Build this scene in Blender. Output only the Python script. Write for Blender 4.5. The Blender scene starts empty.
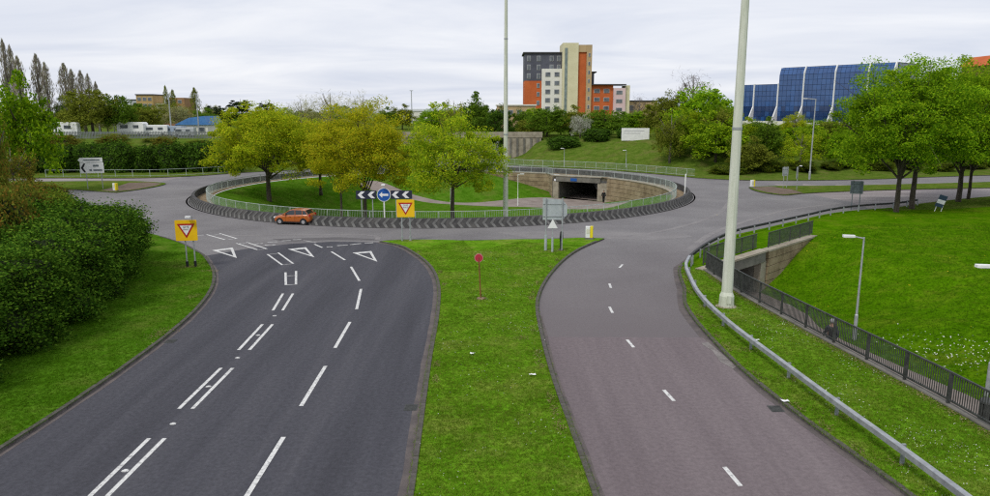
import bpy, bmesh, math, random
import numpy as np
from mathutils import Vector, Matrix
from mathutils.geometry import delaunay_2d_cdt

R = math.radians
SC = bpy.context.scene
COL = SC.collection

# ------------------------------------------------------------------ camera
cam_d = bpy.data.cameras.new('camera')
cam_d.sensor_width = 36.0
cam_d.lens = 26.0
cam_d.clip_end = 8000
cam = bpy.data.objects.new('camera', cam_d)
COL.objects.link(cam)
cam.location = (0, 0, 9.5)
cam.rotation_euler = (math.pi / 2 - math.atan(136 / 715.0), 0, 0)
SC.camera = cam

# ------------------------------------------------------------------ sky, sun, exposure
SUN_EL, SUN_AZ = R(52), R(215)          # azimuth measured clockwise from +Y
w = bpy.data.worlds.new('World'); SC.world = w; w.use_nodes = True
nt = w.node_tree; nt.nodes.clear()
def N(t, **k):
    n = nt.nodes.new(t)
    for a, b in k.items(): setattr(n, a, b)
    return n
L = lambda a, b: nt.links.new(a, b)
wo = N('ShaderNodeOutputWorld')
sky = N('ShaderNodeTexSky', sky_type='NISHITA', sun_disc=False, sun_elevation=SUN_EL, sun_rotation=SUN_AZ)
b1 = N('ShaderNodeBackground'); b1.inputs[1].default_value = 0.10
L(sky.outputs[0], b1.inputs[0])
tc = N('ShaderNodeTexCoord'); sep = N('ShaderNodeSeparateXYZ'); L(tc.outputs['Generated'], sep.inputs[0])
zc = N('ShaderNodeMath', operation='MAXIMUM'); L(sep.outputs['Z'], zc.inputs[0]); zc.inputs[1].default_value = 0.0
za = N('ShaderNodeMath', operation='ADD'); L(zc.outputs[0], za.inputs[0]); za.inputs[1].default_value = 0.10
dx = N('ShaderNodeMath', operation='DIVIDE'); L(sep.outputs['X'], dx.inputs[0]); L(za.outputs[0], dx.inputs[1])
dy = N('ShaderNodeMath', operation='DIVIDE'); L(sep.outputs['Y'], dy.inputs[0]); L(za.outputs[0], dy.inputs[1])
cmb = N('ShaderNodeCombineXYZ'); L(dx.outputs[0], cmb.inputs[0]); L(dy.outputs[0], cmb.inputs[1])
mp = N('ShaderNodeMapping'); mp.inputs['Scale'].default_value = (0.42, 0.62, 1); mp.inputs['Rotation'].default_value = (0, 0, R(12)); L(cmb.outputs[0], mp.inputs[0])
no = N('ShaderNodeTexNoise'); no.inputs['Scale'].default_value = 1.0; no.inputs['Detail'].default_value = 7; no.inputs['Roughness'].default_value = 0.55; no.inputs['Distortion'].default_value = 0.5
L(mp.outputs[0], no.inputs['Vector'])
cr = N('ShaderNodeValToRGB'); L(no.outputs[0], cr.inputs[0])
e = cr.color_ramp.elements
e[0].position = 0.30; e[0].color = (0.51, 0.55, 0.655, 1)
e[1].position = 0.66; e[1].color = (0.75, 0.76, 0.795, 1)
b2 = N('ShaderNodeBackground'); L(cr.outputs[0], b2.inputs[0]); b2.inputs[1].default_value = 1.0
mx = N('ShaderNodeMixShader'); mx.inputs[0].default_value = 0.95
L(b1.outputs[0], mx.inputs[1]); L(b2.outputs[0], mx.inputs[2]); L(mx.outputs[0], wo.inputs[0])

sd = bpy.data.lights.new('sun', 'SUN'); sd.energy = 1.5; sd.angle = R(14); sd.color = (1.0, 0.95, 0.87)
sun = bpy.data.objects.new('sun', sd); COL.objects.link(sun)
sdir = Vector((math.sin(SUN_AZ) * math.cos(SUN_EL), math.cos(SUN_AZ) * math.cos(SUN_EL), math.sin(SUN_EL)))
sun.rotation_euler = sdir.to_track_quat('Z', 'Y').to_euler()
sun.location = (-30, -40, 60)
SC.view_settings.view_transform = 'Standard'
SC.view_settings.look = 'None'
SC.view_settings.gamma = 1.0
SC.view_settings.exposure = 0.32
SC.view_settings.use_curve_mapping = False
SC.cycles.filter_width = 1.2
SC.cycles.use_denoising = False          # keep leaf and grass grain crisp
SC.cycles.sample_clamp_indirect = 3.0

# ------------------------------------------------------------------ helpers
def tag(o, label=None, cat=None, group=None, kind=None):
    if label: o['label'] = label
    if cat: o['category'] = cat
    if group: o['group'] = group
    if kind: o['kind'] = kind
    return o

def empty(name, loc, rz=0, label=None, cat=None, group=None):
    o = bpy.data.objects.new(name, None); COL.objects.link(o)
    o.location = loc; o.rotation_euler = (0, 0, rz); o.empty_display_size = 0.3
    return tag(o, label, cat, group)

def link(name, me, parent=None, loc=None, rot=None, scale=None):
    o = bpy.data.objects.new(name, me); COL.objects.link(o)
    if parent: o.parent = parent
    if loc is not None: o.location = loc
    if rot is not None: o.rotation_euler = rot
    if scale is not None: o.scale = scale
    return o

class MB:
    """collects shapes; build() links them as one mesh object"""
    def __init__(s, off=(0, 0, 0)):
        s.v = []; s.f = []; s.off = Vector(off)
    def quad(s, a, b, c, d): s.poly([a, b, c, d])
    def poly(s, pts):
        n = len(s.v); s.v += [tuple(p) for p in pts]; s.f.append(tuple(range(n, n + len(pts)))); return s
    def box(s, c, d, rz=0, rx=0, ry=0):
        m = Matrix.Rotation(rz, 3, 'Z') @ Matrix.Rotation(ry, 3, 'Y') @ Matrix.Rotation(rx, 3, 'X')
        n = len(s.v)
        for i in range(8):
            p = Vector(((i & 1) - .5, ((i >> 1) & 1) - .5, ((i >> 2) & 1) - .5))
            p = Vector((p.x * d[0], p.y * d[1], p.z * d[2]))
            s.v.append(tuple(m @ p + Vector(c)))
        for f in ((0, 2, 3, 1), (4, 5, 7, 6), (0, 1, 5, 4), (2, 6, 7, 3), (0, 4, 6, 2), (1, 3, 7, 5)):
            s.f.append(tuple(n + i for i in f))
        return s
    def tube(s, pts, rs, k=8, cap=True):
        pts = [Vector(p) for p in pts]
        if not hasattr(rs, '__len__'): rs = [rs] * len(pts)
        n = len(s.v); up = None
        for i, p in enumerate(pts):
            t = (pts[min(i + 1, len(pts) - 1)] - pts[max(i - 1, 0)]).normalized()
            a = Vector((1, 0, 0)) if abs(t.x) < 0.9 else Vector((0, 1, 0))
            u = t.cross(a).normalized(); vv = t.cross(u)
            for j in range(k):
                an = 2 * math.pi * j / k
                s.v.append(tuple(p + (u * math.cos(an) + vv * math.sin(an)) * rs[i]))
        for i in range(len(pts) - 1):
            for j in range(k):
                a = n + i * k + j; b = n + i * k + (j + 1) % k
                s.f.append((a, a + k, b + k, b))
        if cap:
            s.f.append(tuple(n + j for j in range(k)))
            s.f.append(tuple(n + (len(pts) - 1) * k + j for j in reversed(range(k))))
        return s
    def prism(s, poly, z0, z1):
        n = len(s.v); k = len(poly)
        s.v += [(p[0], p[1], z0) for p in poly] + [(p[0], p[1], z1) for p in poly]
        s.f.append(tuple(n + i for i in reversed(range(k)))); s.f.append(tuple(n + k + i for i in range(k)))
        for i in range(k):
            j = (i + 1) % k; s.f.append((n + i, n + j, n + k + j, n + k + i))
        return s
    def prism_y(s, poly, y0, y1):      # poly in (x, z), extruded along y
        n = len(s.v); k = len(poly)
        s.v += [(p[0], y0, p[1]) for p in poly] + [(p[0], y1, p[1]) for p in poly]
        s.f.append(tuple(n + i for i in range(k))); s.f.append(tuple(n + k + i for i in reversed(range(k))))
        for i in range(k):
            j = (i + 1) % k; s.f.append((n + i, n + k + i, n + k + j, n + j))
        return s
    def sweep(s, path, prof, closed=False, z=0.0, capends=True):
        """prof: list of (offset to the left of travel, z). path: list of xy or xyz"""
        P = [Vector((p[0], p[1], p[2] if len(p) > 2 else z)) for p in path]
        n0 = len(s.v); m = len(P); k = len(prof)
        for i, p in enumerate(P):
            if closed: a, b = P[(i - 1) % m], P[(i + 1) % m]
            else: a, b = P[max(i - 1, 0)], P[min(i + 1, m - 1)]
            t = Vector((b.x - a.x, b.y - a.y, 0))
            t = t.normalized() if t.length > 1e-9 else Vector((1, 0, 0))
            nl = Vector((-t.y, t.x, 0))
            for (o, h) in prof: s.v.append(tuple(p + nl * o + Vector((0, 0, h))))
        rng = m if closed else m - 1
        for i in range(rng):
            i2 = (i + 1) % m
            for j in range(k):
                j2 = (j + 1) % k
                s.f.append((n0 + i * k + j, n0 + i2 * k + j, n0 + i2 * k + j2, n0 + i * k + j2))
        if not closed and capends:
            s.f.append(tuple(n0 + j for j in range(k))); s.f.append(tuple(n0 + (m - 1) * k + j for j in reversed(range(k))))
        return s
    def mesh(s, name, mat=None, smooth=False):
        me = bpy.data.meshes.new(name)
        o = s.off
        me.from_pydata([(a - o.x, b - o.y, c - o.z) for a, b, c in s.v], [], s.f)
        bm = bmesh.new(); bm.from_mesh(me); bmesh.ops.recalc_face_normals(bm, faces=bm.faces); bm.to_mesh(me); bm.free()
        if mat: me.materials.append(mat)
        if smooth:
            me.polygons.foreach_set('use_smooth', [True] * len(me.polygons))
        me.update(); return me
    def build(s, name, mat, parent=None, smooth=False, bevel=0):
        o = link(name, s.mesh(name, mat, smooth), parent)
        if bevel:
            b = o.modifiers.new('bevel', 'BEVEL'); b.width = bevel; b.segments = 2; b.limit_method = 'ANGLE'
        return o

def catmull(pts, step=1.0):
    out = []
    P = [Vector(p) for p in pts]
    for i in range(len(P) - 1):
        p0 = P[max(i - 1, 0)]; p1 = P[i]; p2 = P[i + 1]; p3 = P[min(i + 2, len(P) - 1)]
        n = max(1, int((p2 - p1).length / step))
        n = min(n, 30)
        d = (p2 - p1).length
        def tang(a, b, c):            # finite difference with non-uniform spacing
            l1 = (b - a).length; l2 = (c - b).length
            if l1 < 1e-6 or l2 < 1e-6: return (c - a) / max((c - a).length, 1e-6)
            return ((b - a) / l1 * l2 + (c - b) / l2 * l1) / (l1 + l2)
        m1 = tang(p0, p1, p2) * d; m2 = tang(p1, p2, p3) * d
        if i == 0: m1 = (p2 - p1)
        if i == len(P) - 2: m2 = (p2 - p1)
        for k in range(n):
            t = k / n; t2 = t * t; t3 = t2 * t
            q = p1 * (2 * t3 - 3 * t2 + 1) + m1 * (t3 - 2 * t2 + t) + p2 * (-2 * t3 + 3 * t2) + m2 * (t3 - t2)
            out.append(tuple(q))
    out.append(tuple(P[-1]))
    return out

def ss(a, b, x):
    t = np.clip((x - a) / (b - a), 0, 1); return t * t * (3 - 2 * t)

def inside(poly, x, y):
    px = np.array([p[0] for p in poly]); py = np.array([p[1] for p in poly])
    qx = np.roll(px, -1); qy = np.roll(py, -1)
    r = np.zeros(len(x), bool)
    for a, b, c, d in zip(px, py, qx, qy):
        if b == d: continue
        k = ((b > y) != (d > y)) & (x < (c - a) * (y - b) / (d - b) + a)
        r ^= k
    return r

# ------------------------------------------------------------------ materials
MATS = {}
def mat(name, cols, scale=5, rough=0.8, bump=0.0, bscale=40, detail=6, metal=0, spec=0.3, coord='Object', stops=None, fine=0.0, fscale=200, stretch=None):
    """noise between two or three tones, a fine speckle and a noise bump"""
    if name in MATS: return MATS[name]
    m = bpy.data.materials.new(name); m.use_nodes = True; MATS[name] = m
    t = m.node_tree; n = t.nodes; l = t.links
    b = n['Principled BSDF']; b.inputs['Roughness'].default_value = rough; b.inputs['Metallic'].default_value = metal
    b.inputs['Specular IOR Level'].default_value = spec
    if not isinstance(cols[0], (tuple, list)): cols = [cols]
    tc = n.new('ShaderNodeTexCoord'); vec = tc.outputs[coord]
    if stretch:
        mpn = n.new('ShaderNodeMapping'); mpn.inputs['Scale'].default_value = stretch; l.new(vec, mpn.inputs[0]); vec = mpn.outputs[0]
    if len(cols) == 1 and not fine:
        b.inputs['Base Color'].default_value = (*cols[0], 1)
    else:
        ns = n.new('ShaderNodeTexNoise'); ns.inputs['Scale'].default_value = scale; ns.inputs['Detail'].default_value = detail; ns.inputs['Roughness'].default_value = .62
        l.new(vec, ns.inputs['Vector'])
        rp = n.new('ShaderNodeValToRGB'); l.new(ns.outputs[0], rp.inputs[0])
        el = rp.color_ramp.elements
        st = stops or ([.36, .64] if len(cols) <= 2 else [.33, .5, .67])
        cc = cols if len(cols) > 1 else [cols[0], cols[0]]
        while len(el) < len(cc): el.new(.5)
        for i, c in enumerate(cc): el[i].position = st[i]; el[i].color = (*c, 1)
        out = rp.outputs[0]
        if fine:
            n2 = n.new('ShaderNodeTexNoise'); n2.inputs['Scale'].default_value = fscale; n2.inputs['Detail'].default_value = 9; n2.inputs['Roughness'].default_value = .78
            l.new(tc.outputs[coord], n2.inputs['Vector'])
            mr = n.new('ShaderNodeMapRange'); mr.inputs[1].default_value = .3; mr.inputs[2].default_value = .7
            mr.inputs[3].default_value = 1 - fine; mr.inputs[4].default_value = 1 + fine
            l.new(n2.outputs[0], mr.inputs[0])
            mm = n.new('ShaderNodeMix'); mm.data_type = 'RGBA'; mm.blend_type = 'MULTIPLY'; mm.inputs[0].default_value = 1
            l.new(out, mm.inputs[6]); l.new(mr.outputs[0], mm.inputs[7]); out = mm.outputs[2]
        l.new(out, b.inputs['Base Color'])
    if bump:
        n3 = n.new('ShaderNodeTexNoise'); n3.inputs['Scale'].default_value = bscale; n3.inputs['Detail'].default_value = 5
        l.new(tc.outputs[coord], n3.inputs['Vector'])
        bp = n.new('ShaderNodeBump'); bp.inputs['Strength'].default_value = bump; bp.inputs['Distance'].default_value = .03
        l.new(n3.outputs[0], bp.inputs['Height']); l.new(bp.outputs[0], b.inputs['Normal'])
    return m

def leafmat(name, cols, trans=.35, stops=None, objvar=.15):
    if name in MATS: return MATS[name]
    m = bpy.data.materials.new(name); m.use_nodes = True; MATS[name] = m
    t = m.node_tree; n = t.nodes; l = t.links; n.clear()
    o = n.new('ShaderNodeOutputMaterial'); g = n.new('ShaderNodeNewGeometry'); oi = n.new('ShaderNodeObjectInfo')
    rp = n.new('ShaderNodeValToRGB'); l.new(g.outputs['Random Per Island'], rp.inputs[0])
    el = rp.color_ramp.elements
    while len(el) < len(cols): el.new(.5)
    for i, c in enumerate(cols):
        el[i].position = (stops[i] if stops else i / max(1, len(cols) - 1)); el[i].color = (*c, 1)
    # broad tone drift through the crown
    tc = n.new('ShaderNodeTexCoord'); ns = n.new('ShaderNodeTexNoise'); ns.inputs['Scale'].default_value = .55; ns.inputs['Detail'].default_value = 2
    l.new(tc.outputs['Object'], ns.inputs['Vector'])
    ad = n.new('ShaderNodeMath'); ad.operation = 'MULTIPLY_ADD'; l.new(oi.outputs['Random'], ad.inputs[0]); ad.inputs[1].default_value = objvar * 2; ad.inputs[2].default_value = .55 - objvar
    a2 = n.new('ShaderNodeMath'); a2.operation = 'MULTIPLY_ADD'; l.new(ns.outputs[0], a2.inputs[0]); a2.inputs[1].default_value = .9; l.new(ad.outputs[0], a2.inputs[2])
    mm = n.new('ShaderNodeMix'); mm.data_type = 'RGBA'; mm.blend_type = 'MULTIPLY'; mm.inputs[0].default_value = 1
    l.new(rp.outputs[0], mm.inputs[6]); l.new(a2.outputs[0], mm.inputs[7])
    d = n.new('ShaderNodeBsdfDiffuse'); tr = n.new('ShaderNodeBsdfTranslucent'); ms = n.new('ShaderNodeMixShader'); ms.inputs[0].default_value = trans
    l.new(mm.outputs[2], d.inputs[0]); l.new(mm.outputs[2], tr.inputs[0]); l.new(d.outputs[0], ms.inputs[1]); l.new(tr.outputs[0], ms.inputs[2])
    l.new(ms.outputs[0], o.inputs[0])
    return m

def grassmat(name, tones, patch, fine=.62):
    """mown grass: three green tones, straw-coloured worn patches, fine speckle and relief"""
    m = mat(name, tones, scale=.9, rough=.95, bump=.6, bscale=55, fine=fine, fscale=7, spec=.0, detail=10)
    t = m.node_tree; n = t.nodes; l = t.links; b = n['Principled BSDF']
    old = b.inputs['Base Color'].links[0].from_socket
    tc = n.new('ShaderNodeTexCoord')
    ns = n.new('ShaderNodeTexNoise'); ns.inputs['Scale'].default_value = .33; ns.inputs['Detail'].default_value = 9; ns.inputs['Roughness'].default_value = .75
    l.new(tc.outputs['Object'], ns.inputs['Vector'])
    mr = n.new('ShaderNodeMapRange'); mr.inputs[1].default_value = .50; mr.inputs[2].default_value = .72; mr.inputs[4].default_value = .8
    l.new(ns.outputs[0], mr.inputs[0])
    mm = n.new('ShaderNodeMix'); mm.data_type = 'RGBA'; l.new(mr.outputs[0], mm.inputs[0]); l.new(old, mm.inputs[6]); mm.inputs[7].default_value = (*patch, 1)
    l.new(mm.outputs[2], b.inputs['Base Color'])
    return m

ASPH_L = mat('asphalt_dark', [(.042, .042, .051), (.056, .056, .067), (.073, .072, .083)], scale=.35, rough=.85, bump=.25, bscale=120, fine=.36, fscale=7, stretch=(1.8, .10, 1))
ASPH_R = mat('asphalt_red', [(.126, .102, .108), (.149, .122, .128), (.176, .146, .151)], scale=.35, rough=.88, bump=.25, bscale=120, fine=.27, fscale=7, stretch=(1.7, .10, 1))
ASPH_C = mat('asphalt_grey', [(.145, .137, .140), (.172, .164, .166), (.20, .191, .191)], scale=.16, rough=.85, bump=.2, bscale=100, fine=.2, fscale=5)
ASPH_P = mat('asphalt_pale', [(.19, .165, .163), (.24, .212, .208), (.31, .28, .27)], scale=.25, rough=.88, fine=.2, fscale=20, stretch=(.3, 1.6, 1))
def blend_y(m, col, y0, y1, x0):
    # older, darker surfacing on the approach that fades out towards the roundabout
    n = m.node_tree.nodes; l = m.node_tree.links; b = n['Principled BSDF']; old = b.inputs['Base Color'].links[0].from_socket
    tc = n.new('ShaderNodeTexCoord'); sp = n.new('ShaderNodeSeparateXYZ'); l.new(tc.outputs['Object'], sp.inputs[0])
    ns = n.new('ShaderNodeTexNoise'); ns.inputs['Scale'].default_value = .3; ns.inputs['Detail'].default_value = 4; l.new(tc.outputs['Object'], ns.inputs['Vector'])
    ad = n.new('ShaderNodeMath'); ad.operation = 'MULTIPLY_ADD'; l.new(ns.outputs[0], ad.inputs[0]); ad.inputs[1].default_value = 9; l.new(sp.outputs['Y'], ad.inputs[2])
    mr = n.new('ShaderNodeMapRange'); l.new(ad.outputs[0], mr.inputs[0]); mr.inputs[1].default_value = y0 + 4.5; mr.inputs[2].default_value = y1 + 4.5; mr.inputs[3].default_value = .9; mr.inputs[4].default_value = 0
    mx_ = n.new('ShaderNodeMapRange'); l.new(sp.outputs['X'], mx_.inputs[0]); mx_.inputs[1].default_value = x0; mx_.inputs[2].default_value = x0 + 2
    mu = n.new('ShaderNodeMath'); mu.operation = 'MULTIPLY'; l.new(mr.outputs[0], mu.inputs[0]); l.new(mx_.outputs[0], mu.inputs[1])
    mm = n.new('ShaderNodeMix'); mm.data_type = 'RGBA'; l.new(mu.outputs[0], mm.inputs[0]); l.new(old, mm.inputs[6]); mm.inputs[7].default_value = (*col, 1)
    l.new(mm.outputs[2], b.inputs['Base Color'])
blend_y(ASPH_C, (.130, .112, .116), 30, 56, 0)
PAINT = mat('road_paint', [(.26, .26, .26), (.60, .60, .58)], scale=6, rough=.75, stops=[.30, .5], fine=.28, fscale=12)
PAINT_W = mat('worn_paint', [(.17, .165, .165), (.48, .48, .47)], scale=5, rough=.75, stops=[.36, .6], fine=.2, fscale=50)
DIRT = mat('gutter_dirt', [(.085, .074, .074), (.135, .115, .108)], scale=1.5, rough=.95, fine=.35, fscale=30)
SOIL = mat('bare_soil', [(.10, .07, .05), (.17, .125, .09)], scale=1.2, rough=.95, fine=.3, fscale=15)
KERB = mat('kerb_stone', [(.065, .058, .052), (.125, .115, .105)], scale=2.5, rough=.9, bump=.4, bscale=30, fine=.3, fscale=25)
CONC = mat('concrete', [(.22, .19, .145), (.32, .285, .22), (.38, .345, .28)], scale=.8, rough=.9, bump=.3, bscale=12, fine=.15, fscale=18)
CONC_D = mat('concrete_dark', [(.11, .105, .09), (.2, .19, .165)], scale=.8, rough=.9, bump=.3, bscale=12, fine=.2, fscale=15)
STONE = mat('brown_stone', [(.17, .125, .075), (.29, .225, .14), (.36, .29, .19)], scale=.7, rough=.92, bump=.6, bscale=9, fine=.25, fscale=12)
GRAVEL = mat('gravel', [(.17, .125, .072), (.27, .2, .12)], scale=1.2, rough=.95, bump=.6, bscale=30, fine=.4, fscale=20)
PATHM = mat('path_tarmac', [(.19, .155, .135), (.26, .22, .195)], scale=.6, rough=.9, fine=.2, fscale=25)
GR_M = grassmat('grass_median', [(.068, .165, .006), (.098, .222, .010), (.140, .255, .018)], (.24, .23, .06))
GR_V = grassmat('grass_verge', [(.040, .108, .004), (.060, .146, .008), (.085, .172, .014)], (.13, .15, .03))
GR_B = grassmat('grass_bank', [(.043, .118, .001), (.062, .155, .002), (.090, .182, .004)], (.15, .18, .015))
GR_F = grassmat('grass_far', [(.055, .098, .010), (.080, .130, .016), (.11, .155, .025)], (.17, .135, .055))
GALV = mat('galvanised', [(.25, .265, .28), (.38, .40, .415)], scale=3, rough=.5, metal=.35, spec=.5, fine=.1, fscale=10)
GALV_G = mat('galvanised_dull', [(.34, .40, .37), (.52, .58, .54)], scale=3, rough=.55, metal=.2)
RAILD = mat('railing_dark', [(.045, .048, .046), (.085, .088, .083)], scale=4, rough=.6, metal=.3)
BEAM_SHADE = mat('beam_shade', [(.018, .018, .02), (.035, .035, .036)], scale=4, rough=.6)  # shade on the open back of the far barrier beam, put into its colour
MAST = mat('mast_paint', [(.50, .53, .43), (.63, .65, .56)], scale=1.5, rough=.6, fine=.06, fscale=8, stretch=(3, 3, .35))
STEEL = mat('post_grey', [(.30, .32, .33), (.44, .46, .47)], scale=3, rough=.5, metal=.3)
SIGNBACK = mat('sign_back', [(.36, .40, .41), (.46, .50, .51)], scale=2, rough=.5, metal=.15)
SIGNDARK = mat('sign_back_dark', [(.09, .12, .13), (.15, .18, .19)], scale=2, rough=.6)
WHITE = mat('white_paint', [(.70, .71, .70), (.82, .82, .81)], scale=2, rough=.5)
BLACK = mat('black_paint', (.02, .02, .022), rough=.6)
YEL = mat('sign_yellow', [(.80, .48, .008), (.88, .54, .012)], scale=1.2, rough=.45)
RED = mat('sign_red', (.42, .022, .02), rough=.5)
BLUE = mat('sign_blue', (.016, .095, .36), rough=.45)
NAVY = mat('sign_navy', (.025, .03, .05), rough=.5)
BARK = mat('bark', [(.045, .036, .026), (.095, .08, .06)], scale=3, rough=.95, bump=.8, bscale=14, stretch=(3, 3, .6))
BARK_G = mat('bark_grey', [(.11, .095, .08), (.2, .175, .15)], scale=3, rough=.95)

# ------------------------------------------------------------------ terrain functions
CX, CY = -6.0, 88.3                      # centre of the roundabout
R_BASE, R_IN = 29.5, 27.2                # foot of the chevron wall, rim of the sunken garden
def rim_drop(th):
    th = (th + 180) % 360 - 180
    return np.where(th > 52, 3.4 * np.clip(1 - (th - 52) / 30, 0, 1), np.where(th < 34, 3.4 * np.clip(1 - (34 - th) / 44, 0, 1), 3.4))
def bowl_z(x, y):
    r = np.hypot(x - CX, y - CY); th = np.degrees(np.arctan2(y - CY, x - CX)); wd = rim_drop(th)
    return -wd + (-3.4 + wd) * ss(0, 13, R_IN - r)
FB_X = [-3000, -130, -60, -40, -20, -14, 4, 15, 25, 32, 45, 60, 100, 3000]
FB_Y = [108, 108, 112, 116, 127, 131, 131, 124.5, 116.5, 109, 104, 107, 116, 300]
def ground_z(x, y):
    d = y - np.interp(x, FB_X, FB_Y)
    z = .1 + 4.3 * ss(2, 26, d) * ss(9.5, 15, np.abs(x + 5.2))
    return z + .16 * np.sin(x * .21) * np.sin(y * .17 + 1) * ss(4, 20, d)
PD_Y = [-40, 10, 22, 28, 33, 44, 50]; PD_Z = [.5, .5, .6, .95, 1.35, 2.75, 2.75]
FENCE = [(15.2, -40), (15.2, 0), (15.15, 14), (14.95, 20.1), (14.75, 22.5), (14.4, 25.2), (13.9, 28.7), (13.4, 32.7), (13.0, 36.1), (12.85, 39.4), (12.75, 42.35)]
PATH_E = [(17.9, -40), (17.9, 0), (17.9, 14), (17.8, 20), (17.4, 24.9), (17.0, 28.5), (16.8, 33), (17.4, 37), (18.6, 41), (19.0, 44.5), (18.3, 47.9)]
def dell_z(x, y):
    xe = np.interp(y, [p[1] for p in PATH_E], [p[0] for p in PATH_E])
    # distance from the path's outer edge, measured round the head of the path near the subway
    d = np.maximum(x - xe, 0)
    d = np.where(y > 44, np.hypot(np.maximum(x - 18.3, 0), np.maximum(y - 47.9, 0)), d)
    dep = np.interp(y, PD_Y, PD_Z)
    und = .12 * np.sin(x * .5 + y * .3) * ss(0, 5, d) * (1 - ss(6, 8.5, d))
    return .1 + (-dep - .1) * (1 - ss(0, np.where(y > 40, 8.8, 11.0), d)) + .5 * ss(8, 30, d) * ss(66, 30, y) + und
def path_z(x, y): return -np.interp(y, PD_Y, PD_Z) + .03

# ------------------------------------------------------------------ plan of the roads (metres)
LK = catmull([(-14.2, -40), (-14.2, 0), (-14.1, 16.8), (-13.9, 22.4), (-14.0, 28.9), (-14.4, 33.2), (-15.4, 38.0), (-16.9, 42.1), (-19.5, 47.1)])
LK2 = catmull([(-19.5, 47.1), (-22.9, 51.5), (-27.5, 55.9), (-33, 60.5), (-39, 66), (-46, 73), (-56, 79.0), (-75, 84), (-130, 92)])
ML = catmull([(-2.2, -40), (-2.2, 0), (-2.2, 16.5), (-2.35, 20.1), (-2.6, 26.1), (-2.85, 33.7), (-3.15, 38.0), (-3.9, 42.7), (-5.6, 47.8), (-7.2, 50.9), (-8.6, 52.2)])
MT = catmull([(-8.6, 52.2), (-8.0, 52.7), (-3.4, 52.7), (1.9, 53.0), (7.4, 53.6), (8.3, 53.4)])
MR = catmull([(2.6, -40), (2.6, 0), (2.6, 16.5), (2.45, 19.5), (2.2, 24.3), (2.1, 29.5), (2.2, 34.9), (3.5, 41.9), (5.9, 49.0), (8.3, 53.4)])
RK1 = catmull([(10.5, -40), (10.5, 0), (10.3, 16.7), (9.6, 21), (9.2, 24.6), (9.1, 27.5), (9.12, 29.4)])
RK2 = catmull([(9.12, 29.4), (9.15, 31.2), (9.5, 34.9), (10.2, 37.6), (10.8, 41), (11.4, 43.3), (12.6, 45.6), (16.6, 52.2), (18.3, 54.5), (22, 58), (27.4, 63.1), (31, 66.4), (33.3, 68.1), (36, 69.5), (40, 71.2), (44, 74), (49.4, 77.3), (56, 80.7), (75, 87), (130, 99)])
GIVE = [(-19.5, 47.1), (-17.6, 49.6), (-15, 51.6), (-12, 52.5), (-8.6, 52.2)]
FARL = catmull([(-130, 104), (-64, 104), (-50, 104.6), (-45, 107.5), (-40.5, 113), (-33, 118.6), (-24, 123.2), (-16, 126.3), (-12.4, 131), (-12, 145), (-12, 230)])
FARR = catmull([(1.5, 230), (1.5, 145), (2.2, 130), (6, 126), (14, 121.5), (21, 115.6), (26.5, 108.6), (30, 103.6), (34, 101), (42, 100.2), (55, 102.5), (64, 105.5), (130, 120)])
SPL = catmull([(-45.2, 85.0), (-44.2, 88), (-43.6, 92.5), (-44.2, 96), (-47, 98), (-64, 98.6), (-130, 99), (-130, 96), (-64, 92.2), (-52.4, 88.4), (-47.7, 86.1), (-45.2, 85.0)])[:-1]
SPR = catmull([(32.4, 91.2), (31.8, 88.5), (32.0, 84.5), (33.2, 82.2), (36, 83.8), (41.7, 86.0), (47.4, 87.6), (58.4, 89.6), (130, 104), (130, 108), (64, 97.0), (55, 95), (42, 92.7), (36, 92.4), (32.4, 91.2)])[:-1]
SEAM_L, SEAM_R = MR[0], RK1[-1]
i_seam = min(range(len(MR)), key=lambda i: abs(MR[i][1] - 29.5))
ROAD_L = LK + GIVE[1:] + ML[::-1][1:]
ROAD_R = MR[:i_seam + 1] + RK1[::-1]
ROUND = LK2 + FARL + FARR + RK2[::-1] + MR[i_seam:] + MT[::-1][1:] + GIVE[::-1][1:-1]
MEDIAN = ML + MT[1:] + MR[::-1][1:]
circ = lambda r, a0=0, a1=360, n=160: [(CX + r * math.cos(R(a0 + (a1 - a0) * i / n)), CY + r * math.sin(R(a0 + (a1 - a0) * i / n))) for i in range(n)]
RING_O, RING_I = circ(29.0), circ(R_IN)
PL, PRT = (8.6, 108.3), (16.3, 104.1)                    # face of the garden subway
IPATH = catmull([(8.2, 107.8), (3, 105.0), (-4, 102.8), (-11.8, 105.6), (-19, 107.8), (-20, 106.3), (-12, 103.9), (-5.2, 100.6), (-1, 99.0), (6, 97.6), (12, 93), (15.5, 88), (17.2, 90), (15, 95), (15.2, 99), (16.6, 103.6)], 1.5)
DELL = FENCE + [(16.5, 46.1), (20.6, 50.2), (24.7, 54.3), (29, 58.5), (36, 65), (45, 70), (70, 78), (75, 60), (75, -40)]
DPATH = FENCE + [(16.5, 46.1), (18.3, 47.9)] + PATH_E[::-1][1:]

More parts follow.
